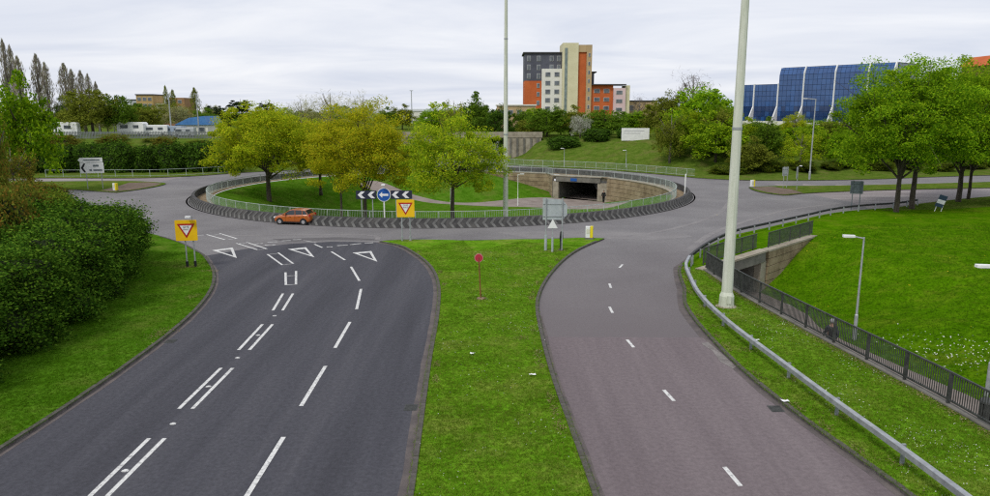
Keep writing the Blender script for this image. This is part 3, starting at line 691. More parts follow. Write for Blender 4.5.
# ------------------------------------------------------------------ signs
def text(s, size, m, parent, loc, rot=(math.pi / 2, 0, 0), name='lettering'):
    c = bpy.data.curves.new(name, 'FONT'); c.body = s; c.size = size; c.align_x = 'CENTER'; c.align_y = 'CENTER'; c.extrude = .002
    o = bpy.data.objects.new(name, c); me = bpy.data.meshes.new_from_object(o); bpy.data.objects.remove(o); me.materials.append(m)
    return link(name, me, parent, loc, rot)
def flat(poly, y, th=.006):      # plate in the x-z plane facing -y
    return MB().prism_y(poly, y, y - th)
def rrect(x0, x1, z0, z1, r, k=4):
    p = []
    for cx_, cz_, a0 in ((x1 - r, z1 - r, 0), (x0 + r, z1 - r, 90), (x0 + r, z0 + r, 180), (x1 - r, z0 + r, 270)):
        for i in range(k + 1): a = R(a0 + 90 * i / k); p.append((cx_ + r * math.cos(a), cz_ + r * math.sin(a)))
    return p
def give_way(label, x, y, rz, zc, s, posts, lamp=False):
    t = empty('give_way_sign', (x, y, .1), rz, label, 'road sign')
    h = s / 2
    flat(rrect(-h, h, zc - h, zc + h, .06), 0, .03).build('backing_board', YEL, t)
    def tri(k, dz=0): return [(-k, zc + dz + k * .80), (k, zc + dz + k * .80), (0, zc + dz - k * .93)]
    flat(tri(s * .41), -.03).build('red_border', RED, t); flat(tri(s * .28, s * .022), -.037).build('white_panel', WHITE, t)
    text('GIVE', s * .135, BLACK, t, (0, -.046, zc + s * .165)); text('WAY', s * .12, BLACK, t, (0, -.046, zc + s * .045))
    for px in posts:
        MB().tube([(px, .06, -.3), (px, .06, zc + h - .1)], [.045, .045], 8).build('post', STEEL, t)
        MB().tube([(px, .06, -.05), (px, .06, .35)], [.085, .085], 8).build('post_sleeve', BLACK if lamp else STEEL, t)
    if lamp:
        MB().tube([(posts[-1], .06, zc + h - .1), (posts[-1], .06, zc + h + .18), (posts[-1] - .12, -.25, zc + h + .25)], [.03, .03, .03], 6).build('lamp_arm', STEEL, t)
        MB().box((posts[-1] - .13, -.3, zc + h + .22), (.3, .22, .1)).build('sign_lamp', WHITE, t)
give_way('yellow backed give way sign on the left verge, with a small lamp on top', -18.9, 43.2, R(8), 2.28, 1.28, (-.12, .36), True)
give_way('yellow backed give way sign at the left corner of the central reservation', -6.6, 52.35, R(3), 2.42, 1.3, (-.3, .3))

t = empty('chevron_sign', (-9.45, 60.55, .04), R(2), 'black and white chevron board with blue arrow roundel at the island edge', 'road sign')
zc = 2.55
def chev(x, z, wd, hh): return [(x + wd * .5, z + hh), (x - wd * .02, z + hh), (x - wd * .5, z), (x - wd * .02, z - hh), (x + wd * .5, z - hh), (x - wd * .0, z)]
for x0, x1, cs in ((-2.35, -.62, (-1.9, -1.05)), (.58, 2.4, (1.0, 1.85))):
    b = flat(rrect(x0, x1, zc - .36, zc + .36, .04), 0, .03).build('chevron_board', NAVY, t)
    for c in cs: flat(chev(c, zc, .62, .29), -.031).build('chevron', WHITE, b)
    for px in (x0 + .45, x1 - .35): MB().tube([(px, .06, -.3), (px, .06, zc + .3)], [.045] * 2, 8).build('post', STEEL, t)
disc = lambda r, n=28: [(r * math.cos(2 * math.pi * i / n), zc + r * math.sin(2 * math.pi * i / n)) for i in range(n)]
flat(disc(.58), -.02, .03).build('white_rim', WHITE, t); dd = flat(disc(.535), -.05).build('blue_disc', BLUE, t)
flat([(-.40, zc), (-.13, zc + .25), (-.13, zc + .09), (.38, zc + .09), (.38, zc - .09), (-.13, zc - .09), (-.13, zc - .25)], -.058).build('arrow', WHITE, t)
MB().tube([(0, .04, -.3), (0, .04, zc + .9)], [.06] * 2, 8).build('post', WHITE, t)
MB().box((0, -.2, zc + .86), (.3, .5, .1)).build('sign_lamp', WHITE, t)

t = empty('direction_sign', (-49.9, 88.9, .1), R(14), 'white direction sign of two stacked boards with black arrow, on the left splitter island', 'road sign')
flat(rrect(-1.35, 1.3, 1.95, 3.25, .06), 0, .04).build('lower_board', WHITE, t)
flat([(-1.3, 3.3), (1.22, 3.3), (1.22, 3.85), (-1.3, 3.85), (-1.55, 3.58)], 0, .04).build('upper_board', WHITE, t)
flat([(-.72, 3.15), (-.95, 3.15), (-1.28, 2.6), (-.95, 2.05), (-.72, 2.05), (-1.0, 2.6)], -.042).build('arrow', BLACK, t)
for k, (x0, x1, z0, z1) in enumerate([(-.95, .9, 3.5, 3.62), (.1, .75, 2.75, 2.98), (-.35, -.05, 2.2, 2.42), (.1, 1.1, 2.22, 2.4)]):
    flat([(x0, z0), (x1, z0), (x1, z1), (x0, z1)], -.042).build('worn_print', SIGNDARK, t)
for px in (-.75, .95): MB().tube([(px, .06, -.3), (px, .06, 3.7)], [.05] * 2, 8).build('post', STEEL, t)
MB().box((-.1, .05, 2.3), (2.5, .03, .06)).build('sign_rail', STEEL, t)

t = empty('sign_back', (4.0, 48.6, .12), R(-3), 'grey back of a flag-shaped direction sign on two posts on the central reservation', 'road sign')
flat([(-.72, 2.1), (.62, 2.1), (.95, 2.45), (.95, 3.1), (.62, 3.5), (-.72, 3.6)], .05, .03).build('panel', SIGNBACK, t)
for z in (2.35, 3.2): MB().box((.05, 0, z), (1.5, .035, .05)).build('sign_rail', STEEL, t)
for px in (-.5, .62): MB().tube([(px, -.05, -.3), (px, -.05, 3.62)], [.045] * 2, 8).build('post', STEEL, t)
MB().tube([(-.5, -.05, -.1), (-.5, -.05, 1.05)], [.10] * 2, 8).build('post_base', SIGNBACK, t)
t = empty('small_sign', (3.92, 48.05, .12), 0, 'small white triangular sign back on a thin post before the larger sign back', 'road sign')
MB().tube([(0, 0, -.3), (0, 0, 2.25)], [.035] * 2, 8).build('post', STEEL, t); MB().tube([(0, 0, -.1), (0, 0, 1.0)], [.075] * 2, 8).build('post_base', SIGNBACK, t)
flat([(-.34, 1.62), (.34, 1.62), (0, 2.25)], -.04, .02).build('panel', WHITE, t)
t = empty('dark_stub_post', (4.58, 48.7, .12), 0, 'short dark stub post beside the sign backs on the grass', 'post')
MB().tube([(0, 0, -.2), (0, 0, .5), (.01, 0, .85), (.02, 0, 1.25), (.02, 0, 1.3)], [.07, .09, .13, .10, .05], 10).build('shaft', BLACK, t)
MB().tube([(0, 0, -.02), (0, 0, .05)], [.17, .15], 10).build('foot', RAILD, t)

t = empty('rusty_sign', (-.72, 35.6, .1), R(5), 'small round red sign on a leaning rusty post in the central reservation', 'road sign')
RUST = mat('rust', [(.14, .05, .025), (.25, .095, .04)], scale=8, rough=.9)
MB().tube([(0, 0, -.3), (-.06, 0, 1.1), (-.10, 0, 2.15)], [.035, .032, .03], 8).build('post', RUST, t)
MB().tube([(-.105, .02, 2.12), (-.105, -.02, 2.12)], [.19, .19], 20).build('disc', mat('faded_red', (.46, .03, .06), rough=.5), t)
MB().tube([(-.105, .012, 2.12), (-.105, -.012, 2.12)], [.225, .225], 20).build('rim', mat('pale_pink', (.5, .22, .2), rough=.6), t)
MB().tube([(0, 0, -.04), (0, 0, .03)], [.26, .2], 9).build('bare_soil_collar', GRAVEL, t)

def bollard(label, x, y, rz, z=.1):
    t = empty('traffic_bollard', (x, y, z), rz, label, 'bollard')
    MB().box((0, 0, .05), (.62, .42, .14)).build('base', CONC_D, t)
    mb = MB(); mb.prism(rrect(-.28, .06, -.17, .17, .04), .12, .95); mb.build('white_face', WHITE, t)
    mb = MB(); mb.prism(rrect(.064, .28, -.17, .17, .05), .12, .97); mb.build('yellow_side', mat('bollard_yellow', (.75, .62, .02), rough=.45), t)
    MB().box((-.1, -.176, .6), (.2, .012, .34)).build('symbol_panel', mat('bollard_panel', (.62, .62, .5), rough=.5), t)
bollard('yellow and white traffic bollard at the right tip of the central reservation', 7.1, 53.1, R(-10))
bollard('pale yellow traffic bollard at the tip of the right splitter island', 32.6, 90.4, R(20))
bollard('pale traffic bollard at the tip of the left splitter island', -45.9, 86.3, R(-20))

def two_post_sign(label, x, y, rz, wd, z0, z1, m, mp, px=None, extra=None):
    t = empty('sign_back', (x, y, .1), rz, label, 'road sign')
    flat(rrect(-wd / 2, wd / 2, z0, z1, .05), .05, .03).build('panel', m, t)
    for p in (px or (-wd * .3, wd * .3)): MB().tube([(p, -.03, -.3), (p, -.03, z1 + .05)], [.04] * 2, 8).build('post', mp, t)
    for z in (z0 + .25, z1 - .25): MB().box((0, 0, z), (wd * .95, .03, .05)).build('sign_rail', mp, t)
    return t
two_post_sign('dark grey back of a square sign behind the dark barrier on the right', 35.5, 70.0, R(-20), 1.15, 1.5, 2.75, SIGNDARK, SIGNDARK)
two_post_sign('pale sign panel on posts at the tip of the right splitter grass', 36.6, 90.2, R(30), 1.1, 1.5, 2.6, SIGNBACK, STEEL)
t = two_post_sign('narrow pale sign with a small lamp on the right splitter grass', 37.0, 87.6, R(55), .8, 1.4, 2.8, SIGNBACK, STEEL, (0,))
MB().box((.1, -.3, 2.95), (.2, .3, .1)).build('sign_lamp', WHITE, t)
t = empty('leaning_board', (42.7, 68.2, .1), R(-15), 'navy and white notice board leaning over on the grass under the right trees', 'notice board')
flat([(-.45, .55), (.22, .35), (.62, 1.45), (-.05, 1.65)], 0, .04).build('panel', mat('board_navy', (.03, .06, .10), rough=.5), t)
flat([(-.33, .86), (.34, .66), (.47, 1.02), (-.20, 1.22)], -.042).build('white_band', WHITE, t)
for a, b in ((-.3, .0), (.25, .1)): MB().box((a, .04, .35), (.06, .04, .9), ry=R(15)).build('post', WHITE, t)
t = empty('short_white_post', (22.0, 82.6, .04), 0, 'short white post inside the right end of the island wall', 'post')
MB().tube([(0, 0, -.2), (0, 0, 2.35), (0, 0, 2.45)], [.075, .075, .03], 10).build('shaft', WHITE, t); MB().tube([(0, 0, 0), (0, 0, .2)], [.13, .12], 10).build('foot', STEEL, t)
t = empty('litter_bin', (15.95, 21.7, -.58), R(8), 'dark slatted litter bin on the footpath behind the fence at the right edge', 'litter bin')
for k in range(16):
    a = 2 * math.pi * k / 16; MB().box((.27 * math.cos(a), .27 * math.sin(a), .48), (.03, .075, .82), a).build('slat', RAILD, t)
MB().tube([(0, 0, .06), (0, 0, .85)], [.235, .235], 14).build('liner', BLACK, t); MB().tube([(0, 0, .89), (0, 0, .95)], [.31, .29], 16).build('rim', RAILD, t)
# bare, straw-coloured ground round posts and along the fence foot
rb = random.Random(12); DRY = {}
def bare(x, y, rx, ry, road, z, rz=0):
    n_ = int(60 + rx * ry * 650)
    for i in range(n_):
        u, v_ = rb.gauss(0, rx * .6), rb.gauss(0, ry * .6)
        DRY.setdefault(road, []).append((x + u * math.cos(rz) - v_ * math.sin(rz), y + u * math.sin(rz) + v_ * math.cos(rz), z + rb.uniform(.0, .03)))
for p in resample(off_path(catmull(GR1, .8), -.16), 3.2):
    if 8 < p.y < 40: bare(p.x + .05, p.y, .5, .3, 'right_verge', .112, rb.uniform(-.4, .4))
for p in resample(off_path(FPN, .32), .8):
    if p.y < 41: bare(p.x, p.y, .2, .6, 'right_verge', .111 + rb.uniform(0, .004), .05)
for p in resample(off_path([q for q in RK1 + RK2[1:12] if q[1] > 8], -.34), 1.5):
    if rb.random() < .6: bare(p.x, p.y, .14, .5, 'right_verge', .112)
for p in resample(off_path([q for q in MR if 8 < q[1] < 48], .42), 1.1):
    if rb.random() < .6: bare(p.x, p.y, .16, .5, 'central_reservation', .108)
for p in resample(off_path([q for q in ML if 8 < q[1] < 48], -.4), 1.6):
    if rb.random() < .4: bare(p.x, p.y, .12, .4, 'central_reservation', .108)
for x, y, a, b in ((3.9, 48.3, .7, .35), (4.6, 48.6, .4, .3), (-6.6, 52.2, .6, .2), (-.7, 35.5, .45, .3), (1.1, 29, .3, .25)): bare(x, y, a, b, 'central_reservation', .11)
for x, y, a, b in ((-18.9, 43.1, .7, .35), (-17.2, 42.0, .5, .2), (-14.5, 29.6, .4, .9), (-15.6, 36, .35, .5)): bare(x, y, a, b, 'left_verge', .112)
bare(11.4, 34.1, .75, .6, 'right_verge', .113)
# gully grates, broken pale slab by the right kerb, worn arcs on the roundabout
for x, y, rd in ((-13.68, 28.9, 'left_carriageway'), (-13.95, 16.0, 'left_carriageway'), (9.15, 21.9, 'right_carriageway'), (-2.75, 22.0, 'left_carriageway')):
    mb = MB(); mb.box((x, y, .004), (.42, .5, .012)); g_ = mb.build('gully_frame', RAILD, ROADS[rd])
    mb = MB()
    for k in range(6): mb.box((x, y - .19 + k * .076, .012), (.36, .03, .012))
    mb.build('gully_grate', RAILD, ROADS[rd])
SLAB = mat('broken_slab', [(.15, .135, .13), (.24, .22, .21)], scale=3, rough=.9, fine=.3, fscale=10)
patch([(8.95, 25.6), (8.72, 26.4), (8.8, 27.6), (8.6, 28.6), (8.95, 28.8), (9.08, 27.4), (9.16, 25.8)], 'right_carriageway', SLAB, .0075)
WORN = mat('worn_arc', [(.175, .165, .167), (.225, .213, .21)], scale=.5, rough=.9, fine=.2, fscale=6)
def arc(pts, wd):
    P = catmull(pts, .8); mb = MB(); rr_ = random.Random(3)
    A = off_path(P, wd / 2); B = off_path(P, -wd / 2)
    for i in range(len(P) - 1): mb.quad((*A[i], .0045), (*B[i], .0045), (*B[i + 1], .0045), (*A[i + 1], .0045))
    mb.build('worn_arc', WORN, ROADS['roundabout_road'])
arc([(8.6, 53.9), (12, 56.0), (16.5, 60.5), (21, 67), (25, 76)], .45)
arc([(-24, 54.6), (-16, 55.4), (-9, 54.3), (-8.9, 53.3)], .4)
arc([(13.2, 48.5), (17.5, 56.5), (22.5, 63), (30, 71), (38, 76)], .5)
# small litter
for lab, x, y, s in (('scrap of white paper on the central reservation grass, nearer to the camera', 1.35, 24.6, .13), ('scrap of white paper on the central reservation grass near the rusty sign', -.9, 26.9, .09), ('crumpled white paper by the right kerb', 9.55, 22.2, .14), ('white paper scrap at the foot of the crash barrier near the mast', 10.9, 28.6, .12)):
    mb = MB(); rs = random.Random(int(x * 100)); g = {}
    for i in range(4):
        for j in range(3): g[i, j] = (x + (i - 1.5) * s * .6 + rs.uniform(-.02, .02), y + (j - 1) * s * .6 + rs.uniform(-.02, .02), (.15 if x < 9 or x > 10 else .15) + rs.uniform(0, .05))
    for i in range(3):
        for j in range(2): mb.quad(g[i, j], g[i + 1, j], g[i + 1, j + 1], g[i, j + 1])
    tag(mb.build('litter', WHITE), lab, 'litter')

# ------------------------------------------------------------------ car
def car(x, y, rz):
    t = empty('hatchback_car', (x, y, 0), rz, 'orange five-door hatchback car driving beside the chevron wall of the roundabout', 'car')
    t.scale = (.88, .88, .88)
    PA = mat('car_orange', [(.37, .092, .010), (.41, .105, .013)], scale=2, rough=.28, spec=.6); GL = mat('car_glass', (.018, .024, .028), rough=.06, spec=.8)
    TY = mat('tyre', (.018, .018, .018), rough=.85); RM = mat('alloy', (.55, .55, .56), rough=.35, metal=.6)
    PA.node_tree.nodes['Principled BSDF'].inputs['Coat Weight'].default_value = .5
    # stations along the car (nose at -x): x, half width, bottom, belt, (roof or None), roof half width
    ST = [(-1.93, .52, .36, .56), (-1.88, .66, .24, .68), (-1.70, .78, .20, .78), (-1.2, .84, .18, .90), (-.72, .85, .17, .98), (0, .855, .17, 1.00), (.8, .855, .17, 1.04), (1.4, .84, .19, 1.06), (1.75, .79, .24, 1.05), (1.88, .70, .34, .98), (1.91, .60, .40, .85)]
    mb = MB(); rings = []
    for (sx, hw, zb, zt) in ST:
        r = [(-hw * .9, zb), (-hw, zb + .12), (-hw * 1.01, (zb + zt) / 2), (-hw * .97, zt - .10), (-hw * .86, zt), (0, zt + .035), (hw * .86, zt), (hw * .97, zt - .10), (hw * 1.01, (zb + zt) / 2), (hw, zb + .12), (hw * .9, zb)]
        rings.append([(sx, a, b) for a, b in r])
    n = len(rings[0])
    for r in rings: mb.v += r
    for i in range(len(rings) - 1):
        for j in range(n):
            j2 = (j + 1) % n; mb.f.append((i * n + j, (i + 1) * n + j, (i + 1) * n + j2, i * n + j2))
    mb.f.append(tuple(range(n))); mb.f.append(tuple(reversed(range((len(rings) - 1) * n, len(rings) * n))))
    body = mb.build('body', PA, t, smooth=True)
    sub = body.modifiers.new('sub', 'SUBSURF'); sub.levels = 1; sub.render_levels = 2
    # cabin (glass house) and roof skin
    mb = MB(); CAB = [(-.95, .70, .96, .97), (-.25, .62, .98, 1.40), (.05, .60, .98, 1.47), (.9, .60, 1.0, 1.47), (1.35, .58, 1.02, 1.40), (1.72, .64, 1.0, 1.02)]
    rr = []
    for sx, hw, zb, zt in CAB: rr.append([(sx, -.76, .94), (sx, -hw - .04, zt - .05), (sx, -hw + .06, zt), (sx, hw - .06, zt), (sx, hw + .04, zt - .05), (sx, .76, .94)])
    for r in rr: mb.v += r
    for i in range(len(rr) - 1):
        for j in range(5): mb.f.append((i * 6 + j, (i + 1) * 6 + j, (i + 1) * 6 + j + 1, i * 6 + j + 1))
    mb.f.append(tuple(range(6))); mb.f.append(tuple(reversed(range((len(rr) - 1) * 6, len(rr) * 6))))
    mb.build('windows', GL, t, smooth=False)
    mb = MB(); RF = [(-.27, .60, 1.405), (.05, .58, 1.485), (.9, .58, 1.487), (1.42, .57, 1.41)]
    for (a, hw, z), (b, h2, z2) in zip(RF, RF[1:]):
        mb.quad((a, -hw, z), (a, hw, z), (b, h2, z2), (b, -h2, z2))
        for s in (-1, 1): mb.quad((a, s * hw, z), (a, s * (hw + .06), z - .07), (b, s * (h2 + .06), z2 - .07), (b, s * h2, z2))
    mb.build('roof', PA, t, smooth=True)
    for s in (-1, 1):
        mb = MB()
        for p, q in (((-.93, s * .765, .97), (-.26, s * .675, 1.36)), ((.36, s * .77, .98), (.34, s * .66, 1.43)), ((1.12, s * .77, 1.0), (1.05, s * .655, 1.43)), ((1.66, s * .73, 1.0), (1.38, s * .63, 1.38))): mb.tube([p, q], [.035, .03], 6)
        mb.build('window_pillars', PA, t)
        for sx in (-.25, .66): MB().box((sx + .1, s * .872, .82), (.2, .02, .035)).build('door_handle', PA, t)
        for sx in (-.62, .36, 1.2): MB().box((sx, s * .868, .62), (.012, .008, .62)).build('door_seam', BLACK, t)
        MB().box((0.1, s * .862, .26), (2.0, .03, .1)).build('sill', BLACK, t)
        MB().box((-.62, s * .90, 1.02), (.14, .2, .13)).build('mirror', PA, t, bevel=.03)
        mb = MB(); mb.box((-1.80, s * .58, .68), (.2, .3, .14), rz=s * .5); mb.build('headlight', mat('headlight', (.75, .77, .78), rough=.1), t, bevel=.03)
        mb = MB(); mb.box((1.83, s * .66, .93), (.14, .2, .26), rz=-s * .3); mb.build('tail_light', mat('tail_light', (.35, .012, .012), rough=.2), t, bevel=.03)
        for sx in (-1.22, 1.22):
            wh = MB().tube([(sx, s * .66, .30), (sx, s * .68, .30), (sx, s * .85, .30), (sx, s * .87, .30)], [.27, .30, .30, .27], 20).build('wheel', TY, t)
            MB().tube([(sx, s * .80, .30), (sx, s * .885, .30)], [.20, .18], 14).build('rim', RM, wh)
            mb = MB(); mb.tube([(sx, s * .60, .31), (sx, s * .862, .31)], [.355, .355], 18); mb.build('wheel_arch', BLACK, t)
    MB().box((1.925, 0, .66), (.02, .52, .11)).build('number_plate', mat('plate_yellow', (.72, .55, .05), rough=.5), t)
    MB().box((1.89, 0, .36), (.06, 1.1, .14)).build('rear_bumper', BLACK, t)
    MB().box((-1.93, 0, .42), (.03, .8, .14)).build('grille', BLACK, t)
car(-17.3, 61.3, R(-10))

# ------------------------------------------------------------------ people
bz = lambda x, y: float(bowl_z(np.array(float(x)), np.array(float(y))))
def skin(name, V_, E_, rad, m, parent, root=0):
    me = bpy.data.meshes.new(name); bm = bmesh.new(); lay = bm.verts.layers.skin.verify()
    vs = [bm.verts.new(v) for v in V_]
    for v, r in zip(vs, rad): v[lay].radius = (r, r)
    vs[root][lay].use_root = True
    for a, b in E_: bm.edges.new((vs[a], vs[b]))
    bm.to_mesh(me); bm.free(); me.materials.append(m)
    o = link(name, me, parent); o.modifiers.new('skin', 'SKIN').use_smooth_shade = True
    s = o.modifiers.new('sub', 'SUBSURF'); s.levels = 2; s.render_levels = 2
    return o
SKIN = mat('skin', (.42, .25, .18), rough=.6)
def person(label, loc, rz, jacket, trousers, hair, stride=.2, bag=None, sc=1.0):
    t = empty('person', loc, rz, label, 'person'); t.scale = (sc, sc, sc)
    s = stride
    V_ = [(0, 0, .95), (0, .0, 1.15), (0, .01, 1.38), (0, 0, 1.50), (0, -.015, 1.60), (0, -.03, 1.70),     # pelvis .. head
          (-.10, 0, .92), (-.11, -s * .5, .5), (-.11, -s * .9, .09), (-.11, -s * .9 - .14, .04),
          (.10, 0, .92), (.11, s * .35, .5), (.11, s, .10), (.11, s - .13, .04),
          (-.19, 0, 1.40), (-.24, s * .35, 1.14), (-.24, s * .35 - .12, .92), (.19, 0, 1.40), (.24, -s * .35, 1.14), (.24, -s * .35 - .16, .93)]
    E_ = [(0, 1), (1, 2), (2, 3), (3, 4), (4, 5), (0, 6), (6, 7), (7, 8), (8, 9), (0, 10), (10, 11), (11, 12), (12, 13), (2, 14), (14, 15), (15, 16), (2, 17), (17, 18), (18, 19)]
    rad = [.15, .14, .15, .06, .09, .085, .09, .065, .045, .04, .09, .065, .045, .04, .06, .045, .032, .06, .045, .032]
    for h in (16, 19):                                     # palm and five fingers
        hx, hy, hz = V_[h]; b = len(V_); V_.append((hx, hy - .03, hz - .08)); rad.append(.03); E_.append((h, b))
        for k, (dx, dy, dz) in enumerate(((-.02, -.02, -.075), (-.007, -.025, -.085), (.007, -.025, -.08), (.02, -.02, -.065), (0, -.06, -.02))):
            V_.append((hx + dx, hy - .03 + dy, hz - .08 + dz)); rad.append(.009); E_.append((b, len(V_) - 1))
    skin('body', V_, E_, rad, SKIN, t)
    up = [0, 1, 2, 3, 14, 15, 16, 17, 18, 19]; ix = {a: i for i, a in enumerate(up)}
    skin('jacket', [V_[a] for a in up], [(ix[a], ix[b]) for a, b in E_ if a in ix and b in ix], [(rad[a] + .022) for a in up], jacket, t)
    lo = [0, 6, 7, 8, 10, 11, 12]; ix = {a: i for i, a in enumerate(lo)}
    skin('trousers', [V_[a] for a in lo], [(ix[a], ix[b]) for a, b in E_ if a in ix and b in ix], [(rad[a] + .016) for a in lo], trousers, t)
    for a, b in ((8, 9), (12, 13)): skin('shoe', [V_[a][:2] + (.06,), V_[b]], [(0, 1)], [.055, .05], BLACK, t)
    bm = bmesh.new(); bmesh.ops.create_uvsphere(bm, u_segments=16, v_segments=10, radius=.112)
    for v in bm.verts:
        v.co = Vector((v.co.x * .95, v.co.y * 1.08 + .01, v.co.z * .95 + 1.685))
        if v.co.y < -.04 and v.co.z < 1.73: v.co.y = -.04
        if v.co.z < 1.62: v.co.z = 1.62
    me = bpy.data.meshes.new('hair'); bm.to_mesh(me); bm.free(); me.materials.append(hair); link('hair', me, t)
    for sx in (-.035, .035): MB().box((sx, -.112, 1.665), (.02, .012, .012)).build('eye', BLACK, t)
    MB().box((0, -.125, 1.635), (.024, .035, .035)).build('nose', SKIN, t); MB().box((0, -.108, 1.59), (.05, .012, .01)).build('mouth', RED, t)
    if bag: MB().box((0, .19, 1.22), (.28, .14, .4)).build('rucksack', bag, t, bevel=.04)
person('person in dark clothes with pale cap walking on the footpath behind the dark fence', (14.6, 29.8, -1.06), R(170), mat('coat_navy', (.03, .034, .05), rough=.9), mat('trouser_blue', (.035, .045, .075), rough=.9), mat('cap_grey', (.40, .40, .40), rough=.9), .22, mat('bag', (.02, .02, .022), rough=.8))
person('person in black walking out of the subway in the island garden', (15.0, 98.3, bz(15.0, 98.3) + .02), R(10), mat('coat_black', (.014, .014, .016), rough=.9), mat('trouser_black', (.012, .012, .014), rough=.9), mat('hair_dark', (.02, .015, .012), rough=.7), .18)

# ------------------------------------------------------------------ trees and shrubs
def leaf_mesh(name, C_, size, m, rs, up=.5, elong=.62, outward=None, drop=0):
    """one diamond-shaped leaf spray per point"""
    n = len(C_)
    nr = rs.normal(size=(n, 3)); nr /= np.linalg.norm(nr, axis=1)[:, None]
    nr[:, 2] += up
    if outward is not None: nr += outward * .7
    nr /= np.linalg.norm(nr, axis=1)[:, None]
    a = rs.normal(size=(n, 3)); a -= (a * nr).sum(1)[:, None] * nr; a /= np.linalg.norm(a, axis=1)[:, None]
    if drop: a[:, 2] += drop; a /= np.linalg.norm(a, axis=1)[:, None]
    b = np.cross(nr, a)
    s = (size * rs.uniform(.6, 1.35, n))[:, None]
    P = np.stack([C_ + a * s, C_ + b * s * elong + nr * s * .12, C_ - a * s, C_ - b * s * elong + nr * s * .12], 1).reshape(-1, 3)
    me = bpy.data.meshes.new(name); me.vertices.add(4 * n); me.vertices.foreach_set('co', P.ravel().astype(np.float32))
    me.loops.add(4 * n); me.loops.foreach_set('vertex_index', np.arange(4 * n, dtype=np.int32))
    me.polygons.add(n); me.polygons.foreach_set('loop_start', np.arange(0, 4 * n, 4, dtype=np.int32))
    me.update(calc_edges=True); me.materials.append(m)
    return me

def clump_centres(rs, n, shape, shell=.5):
    d = rs.normal(size=(n * 3, 3)); d /= np.linalg.norm(d, axis=1)[:, None]
    if shape == 'dome': d = d[d[:, 2] > -.72]
    d = d[:n]; n = len(d)
    r = shell + (1 - shell) * rs.uniform(0, 1, n) ** .6
    az = np.arctan2(d[:, 1], d[:, 0])
    lob = 1 + .19 * np.sin(az * 3 + rs.uniform(0, 6)) * np.cos(d[:, 2] * 3) + .14 * np.sin(az * 5 + d[:, 2] * 6 + rs.uniform(0, 6)) + .08 * rs.normal(size=n)
    return d * (r * lob)[:, None] * .90

def foliage(rs, cen, rad, per, flat=.6):
    n = len(cen); k = rs.poisson(per, n); idx = np.repeat(np.arange(n), k)
    g = rs.normal(size=(len(idx), 3)); g /= np.maximum(np.linalg.norm(g, axis=1), 1e-6)[:, None]
    g *= (rs.uniform(0, 1, len(idx)) ** .45)[:, None]
    rr = rad * rs.uniform(.45, 1.6, n)
    return cen[idx] + g * rr[idx][:, None] * np.array([1, 1, flat])

def tree(name, label, loc, h, crown, m, seed, leaf=.17, ncl=90, per=170, trunk=.22, fork=.3, bark=None, group=None, rad=.24, shape='dome', cat='tree', up=.5, shell=.45, lean=(0, 0)):
    """h: total height; crown: (rx, ry, rz, zc) ellipsoid of the crown"""
    rs = np.random.RandomState(seed); bark = bark or BARK
    t = empty(name, loc, 0, label, cat, group)
    rx, ry, rz, zc = crown; sc = np.array([rx, ry, rz]); cc = np.array([lean[0], lean[1], zc])
    cen = clump_centres(rs, ncl, shape, shell)
    W = cen * sc + cc
    pts = foliage(rs, W, min(rx, ry, rz * 1.2) * rad, per)
    out = (pts - cc) / sc; out /= np.maximum(np.linalg.norm(out, axis=1), .2)[:, None]
    link('crown', leaf_mesh('crown', pts, leaf, m, rs, up, outward=out * .6), t)
    mb = MB(); zt = zc + rz * .55
    f = Vector((lean[0] * .3, lean[1] * .3, h * fork))
    mb.tube([(0, 0, -.3), (0, 0, .15), (f.x * .5 + rs.uniform(-.05, .05), f.y * .5, f.z * .5), f, (cc[0] * .6, cc[1] * .6, (f.z + zt) / 2), (cc[0], cc[1], zt)], [trunk * 1.45, trunk * 1.1, trunk, trunk * .9, trunk * .5, trunk * .1], 10)
    for i in rs.permutation(len(W))[:min(len(W), 34)]:
        e = Vector(W[i]); s_ = rs.uniform(.0, .75)
        b0 = f.lerp(Vector((cc[0], cc[1], zt)), s_ * .8); mid = b0.lerp(e, .5) + Vector((rs.normal() * .15, rs.normal() * .15, rs.uniform(.0, .12) * h * .3))
        r0 = trunk * (.48 - .3 * s_)
        mb.tube([b0, mid, e], [r0, r0 * .6, r0 * .18], 6, cap=False)
        for q in range(2):
            e2 = e + Vector(rs.normal(size=3)) * min(rx, rz) * .22; mb.tube([mid.lerp(e, .4), e2], [r0 * .35, r0 * .1], 5, cap=False)
    mb.build('trunk', bark, t, smooth=True)
    return t

LF_YG = leafmat('leaf_yellow_green', [(.16, .23, .010), (.30, .40, .014), (.45, .52, .020), (.58, .52, .024)], .5)
LF_OR = leafmat('leaf_olive_gold', [(.20, .25, .012), (.38, .43, .016), (.52, .53, .02), (.64, .50, .022)], .5)
LF_GR = leafmat('leaf_fresh_green', [(.10, .21, .010), (.24, .39, .015), (.42, .54, .02)], .45)
LF_BR = leafmat('leaf_bright_green', [(.08, .19, .008), (.20, .38, .012), (.38, .54, .018)], .45)
LF_MID = leafmat('leaf_mid_green', [(.075, .145, .012), (.12, .22, .018), (.17, .275, .025)], .3)
LF_DK = leafmat('leaf_dark_green', [(.035, .08, .010), (.06, .13, .014), (.10, .185, .02)], .25)
LF_OL = leafmat('leaf_olive', [(.12, .15, .018), (.19, .225, .026), (.26, .28, .036)], .3)
LF_YG2 = leafmat('leaf_lime', [(.14, .25, .012), (.28, .43, .016), (.44, .56, .02), (.55, .55, .03)], .5)
LF_PN = leafmat('needle_dark', [(.014, .026, .010), (.028, .048, .016), (.045, .065, .022)], .15)
LF_PALE = leafmat('leaf_pale', [(.26, .27, .10), (.38, .38, .15), (.46, .44, .2)], .35)
